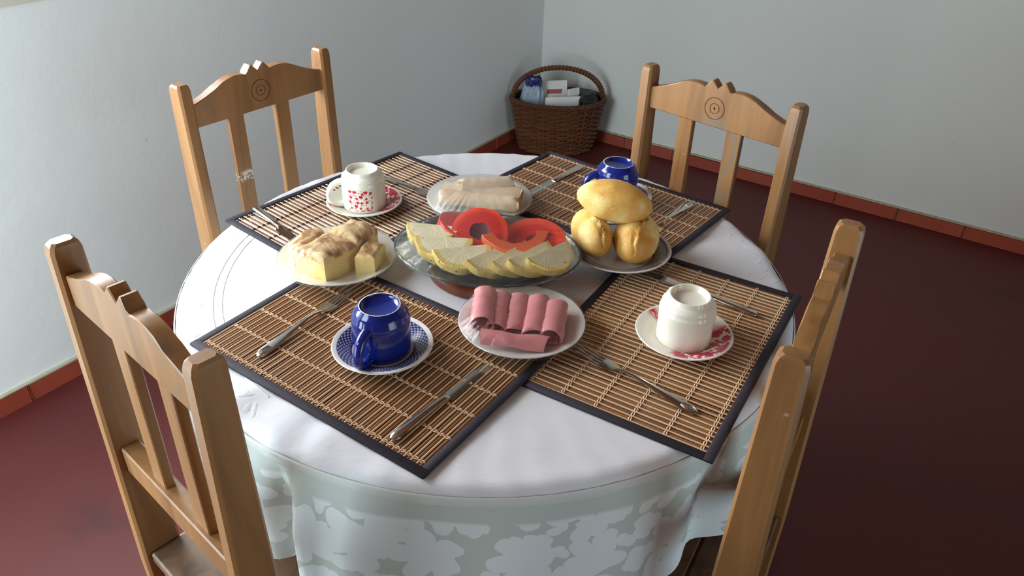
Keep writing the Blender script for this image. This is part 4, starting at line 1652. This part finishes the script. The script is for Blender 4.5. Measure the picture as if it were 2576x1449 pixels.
cling('clear cling film stretched over the plate of cake', pCake, 0.1005, 0.1005, 0, zCk + 0.0202, [cake1, cake2, cake3, cake4], 'wrap', seed=1)
cling('misted cling film stretched over the plate of cheese', pChe, 0.1035, 0.1035, 0, zCh + 0.0202, cheeses, 'wrap_milky', seed=2)
cling('clear cling film stretched over the plate of ham', pHam, 0.0965, 0.0965, 0, zHm + 0.0202, hams, 'wrap', seed=3)
cling('clear cling film stretched over the glass dish of fruit', DC, 0.1605, 0.1605 * 0.765, DR, DZ + 0.0262, fruit, 'wrap', seed=4, wr=0.0035)


# ------------------------------------------------------------------ cutlery
def cut_z(n, x, y):
    return mat_top(n, x, y)


def fork(label, tail, head, n):
    d = Vector((head[0] - tail[0], head[1] - tail[1], 0))
    o = thing('fork', label, 'fork', (tail[0], tail[1], cut_z(n, *tail)), math.atan2(d.y, d.x), 'forks beside the mugs')
    b = new()
    secs = [(0.0, 0.0020, 0.0020, 0.0008), (0.003, 0.0062, 0.0022, 0.0014), (0.010, 0.0092, 0.0026, 0.0016), (0.022, 0.0100, 0.0034, 0.0016), (0.045, 0.0080, 0.0050, 0.0015), (0.075, 0.0050, 0.0072, 0.0015),
            (0.100, 0.0034, 0.0086, 0.0015), (0.118, 0.0032, 0.0080, 0.0015), (0.128, 0.0048, 0.0068, 0.0013), (0.135, 0.0088, 0.0052, 0.0011), (0.142, 0.0113, 0.0040, 0.0010), (0.152, 0.0118, 0.0034, 0.0009), (0.158, 0.0116, 0.0034, 0.0009)]
    loft(b, secs, 10)
    obj('fork_handle', b, M['steel'], o, True, angle=50)
    b = new()
    for k in range(4):
        yc = -0.0092 + k * 0.00615
        loft(b, [(0.156, 0.0023, 0.0034, 0.0009, yc), (0.165, 0.0018, 0.0038, 0.0009, yc), (0.185, 0.0015, 0.0056, 0.0008, yc * 0.99), (0.197, 0.0011, 0.0074, 0.0006, yc * 0.98), (0.200, 0.0004, 0.0079, 0.0003, yc * 0.98)], 6)
    obj('tines', b, M['steel'], o, True, angle=50)
    # raised leaf lines at the end of the handle
    b = new()
    for k in range(-2, 3):
        pts = [(0.003 + 0.004 * abs(k) * 0.3, k * 0.0022, 0.0040), (0.012, k * 0.0030, 0.0046), (0.024, k * 0.0018, 0.0052)]
        tube(b, pts, 0.0005, 4)
    obj('handle_relief', b, M['steel'], o, True)
    return o


def knife(label, tail, head, n):
    d = Vector((head[0] - tail[0], head[1] - tail[1], 0))
    o = thing('knife', label, 'knife', (tail[0], tail[1], cut_z(n, *tail)), math.atan2(d.y, d.x), 'knives beside the mugs')
    b = new()
    loft(b, [(0.0, 0.0030, 0.0032, 0.0016), (0.003, 0.0062, 0.0034, 0.0026), (0.012, 0.0080, 0.0038, 0.0032), (0.040, 0.0072, 0.0042, 0.0032), (0.075, 0.0056, 0.0044, 0.0030), (0.098, 0.0050, 0.0042, 0.0026), (0.104, 0.0058, 0.0036, 0.0022), (0.107, 0.0052, 0.0030, 0.0016)], 12)
    obj('knife_handle', b, M['steel'], o, True, angle=50)
    b = new()
    loft(b, [(0.105, 0.0075, 0.0024, 0.0010, -0.0015), (0.108, 0.0094, 0.0022, 0.0009, -0.0020), (0.150, 0.0092, 0.0020, 0.0008, -0.0016), (0.180, 0.0088, 0.0020, 0.0007, -0.0010), (0.196, 0.0070, 0.0020, 0.0006, 0.0010), (0.204, 0.0044, 0.0020, 0.0005, 0.0030), (0.208, 0.0016, 0.0020, 0.0004, 0.0046)], 8)
    obj('blade', b, M['steel'], o, True, angle=40)
    return o


fork('fork at the left of the front blue mug, tines under the cake plate', (-0.332, -0.268), (-0.252, -0.139), 'A')
knife('knife at the right of the front blue mug, tip under the ham plate', (-0.121, -0.436), (0.010, -0.272), 'A')
fork('fork below the plain white mug, tines near the ham plate', (0.282, -0.382), (0.153, -0.263), 'D')
knife('dark looking knife behind the plain white mug', (0.430, -0.151), (0.287, -0.034), 'D')
fork('fork behind the flowered mug, tines towards the cheese plate', (-0.258, 0.363), (-0.133, 0.276), 'B')
knife('knife at the left of the flowered mug, blade under the cake plate', (-0.458, 0.199), (-0.351, 0.076), 'B')
knife('knife between the cheese plate and the rear blue mug', (0.205, 0.420), (0.080, 0.275), 'C')
fork('fork at the right of the bread rolls, tines behind them', (0.410, 0.250), (0.325, 0.140), 'C')

# ------------------------------------------------------------------ wicker basket in the corner
BC = (0.316, 2.376)
bk = thing('wicker_basket', 'brown wicker basket with a hoop handle in the corner of the room', 'basket', (*BC, 0))
BH = 0.235


def bask(z):
    t = z / BH
    return 0.172 + 0.046 * t ** 0.9, 0.126 + 0.013 * t ** 0.9


NS = 26
for i in range(NS):
    a = 2 * PI * i / NS
    b = new()
    pts = []
    for z in (0.004, 0.06, 0.12, 0.18, BH - 0.005):
        ea, eb = bask(z)
        pts.append((ea * cos(a), eb * sin(a), z))
    tube(b, pts, 0.0042, 6)
    obj('stake', b, M['wicker'], bk)
for k in range(21):
    z = 0.008 + k * 0.0108
    b = new()
    ea, eb = bask(z)
    pts = []
    n = NS * 6
    for i in range(n):
        a = 2 * PI * i / n
        o_ = 0.0052 * cos(NS / 2 * a + (PI if k % 2 else 0))
        pts.append(((ea + o_) * cos(a), (eb + o_) * sin(a), z + 0.0012 * sin(5 * a + k)))
    tube(b, pts, 0.0055, 5, True)
    obj('weave_strand', b, M['wicker'], bk)
b = new()
ea, eb = bask(BH)
for s in (0, 1, 2):
    pts = []
    for i in range(240):
        a = 2 * PI * i / 240
        q = 34 * a + s * 2 * PI / 3
        pts.append(((ea + 0.008 * cos(q)) * cos(a), (eb + 0.008 * cos(q)) * sin(a), BH + 0.004 + 0.008 * sin(q)))
    tube(b, pts, 0.0062, 6, True)
obj('braided_rim', b, M['wicker'], bk)
b = new()
for s in (0, 1):
    pts = []
    for i in range(81):
        t = PI * (1 - i / 80)
        q = 40 * t + s * PI
        pts.append((0.214 * cos(t) + 0.005 * cos(q) * cos(t), 0.006 * sin(q), BH - 0.02 + 0.170 * sin(t) ** 0.8 + 0.005 * cos(q)))
    tube(b, pts, 0.0085, 7)
obj('hoop_handle', b, M['wicker'], bk)
b = new()
lathe(b, [(0, 0.004), (0.94, 0.004), (0.94, 0.012), (0, 0.012)], 40)
for v in b.verts:
    v.co.x *= 0.170
    v.co.y *= 0.126
obj('basket_floor', b, M['wicker'], bk)


def crumpled(name, label, cat, loc, sx, sy, sz, m, seed, mtop=None, topz=0.6):
    b = new()
    bmesh.ops.create_icosphere(b, subdivisions=4, radius=1.0)
    for v in b.verts:
        p = v.co
        q = 1 + 0.30 * noise.noise(p * 1.7 + Vector((seed, 0, 0))) + 0.22 * abs(noise.noise(p * 3.4 + Vector((0, seed, 0)))) - 0.10 * abs(noise.noise(p * 7.0 + Vector((seed, seed, 0))))
        w = 1 - 0.16 * max(0, p.z)
        v.co = Vector((math.copysign(abs(p.x) ** 0.6, p.x) * sx * q * w, math.copysign(abs(p.y) ** 0.8, p.y) * sy * q * w, math.copysign(abs(p.z) ** 0.55, p.z) * sz * (1 + 0.5 * (q - 1) + 0.10 * noise.noise(Vector((p.x * 3, p.y * 3, seed))))))
    o = thing(name, label, cat, loc)
    if mtop:
        top = b.copy()
        bmesh.ops.delete(top, geom=[f for f in top.faces if f.calc_center_median().z < topz * sz], context='FACES')
        bmesh.ops.delete(b, geom=[f for f in b.faces if f.calc_center_median().z >= topz * sz], context='FACES')
        obj('bag_body', b, M[m], o, True, angle=18)
        obj('bag_top', top, M[mtop], o, True, angle=18)
    else:
        obj('bag_body', b, M[m], o, True, angle=18)
    return o


crumpled('plastic_bag', 'pale plastic bag with a navy top standing in the basket', 'bag', (0.196, 2.362, 0.242), 0.047, 0.036, 0.108, 'bag', 2.0, 'bagtop', 0.62)
crumpled('plastic_bag', 'dark plastic bag at the right inside the basket', 'bag', (0.452, 2.385, 0.195), 0.058, 0.075, 0.075, 'dark', 5.0)


def folded_paper(name, label, cat, loc, rz, tilt, w, h, t, m, curl, pages=3):
    """a folded bundle of paper: bent sheets, spine towards the viewer."""
    o = thing(name, label, cat, loc)
    o.rotation_euler = (tilt, 0, rz)
    for p in range(pages):
        b = new()
        y = -t / 2 + t * (p + 0.5) / pages
        th = t / pages * 0.42
        g0, g1 = [], []
        for j in range(9):
            v = j / 8
            r0, r1 = [], []
            for i in range(9):
                u = i / 8 - 0.5
                bend = curl * (v ** 2) * (1 + 0.25 * p) + 0.006 * sin(u * 3 + p)
                z = v * h * (1 - 0.04 * p)
                r0.append(b.verts.new((u * w, y - th + bend, z)))
                r1.append(b.verts.new((u * w, y + th + bend, z)))
            g0.append(r0)
            g1.append(r1)
        grid_faces(b, g0)
        grid_faces(b, g1)
        rg = lambda g: [g[0][i] for i in range(8)] + [g[j][8] for j in range(8)] + [g[8][i] for i in range(8, 0, -1)] + [g[j][0] for j in range(8, 0, -1)]
        grid_faces(b, [rg(g0), rg(g1)], True)
        obj('sheet', b, M[m], o, True, angle=50)
    return o


folded_paper('newspaper', 'folded white newspaper at the front of the basket', 'newspaper', (0.338, 2.305, 0.11), 0.10, -0.12, 0.165, 0.155, 0.020, 'paper_plain', 0.012, 3)
folded_paper('newspaper', 'newspaper with red print standing behind the white one', 'newspaper', (0.300, 2.365, 0.11), 0.08, -0.10, 0.125, 0.205, 0.026, 'paper', 0.040, 3)
folded_paper('leaflet', 'red and white leaflet at the right of the newspapers', 'leaflet', (0.388, 2.360, 0.12), 0.28, -0.04, 0.062, 0.172, 0.016, 'paper_red', 0.006, 3)
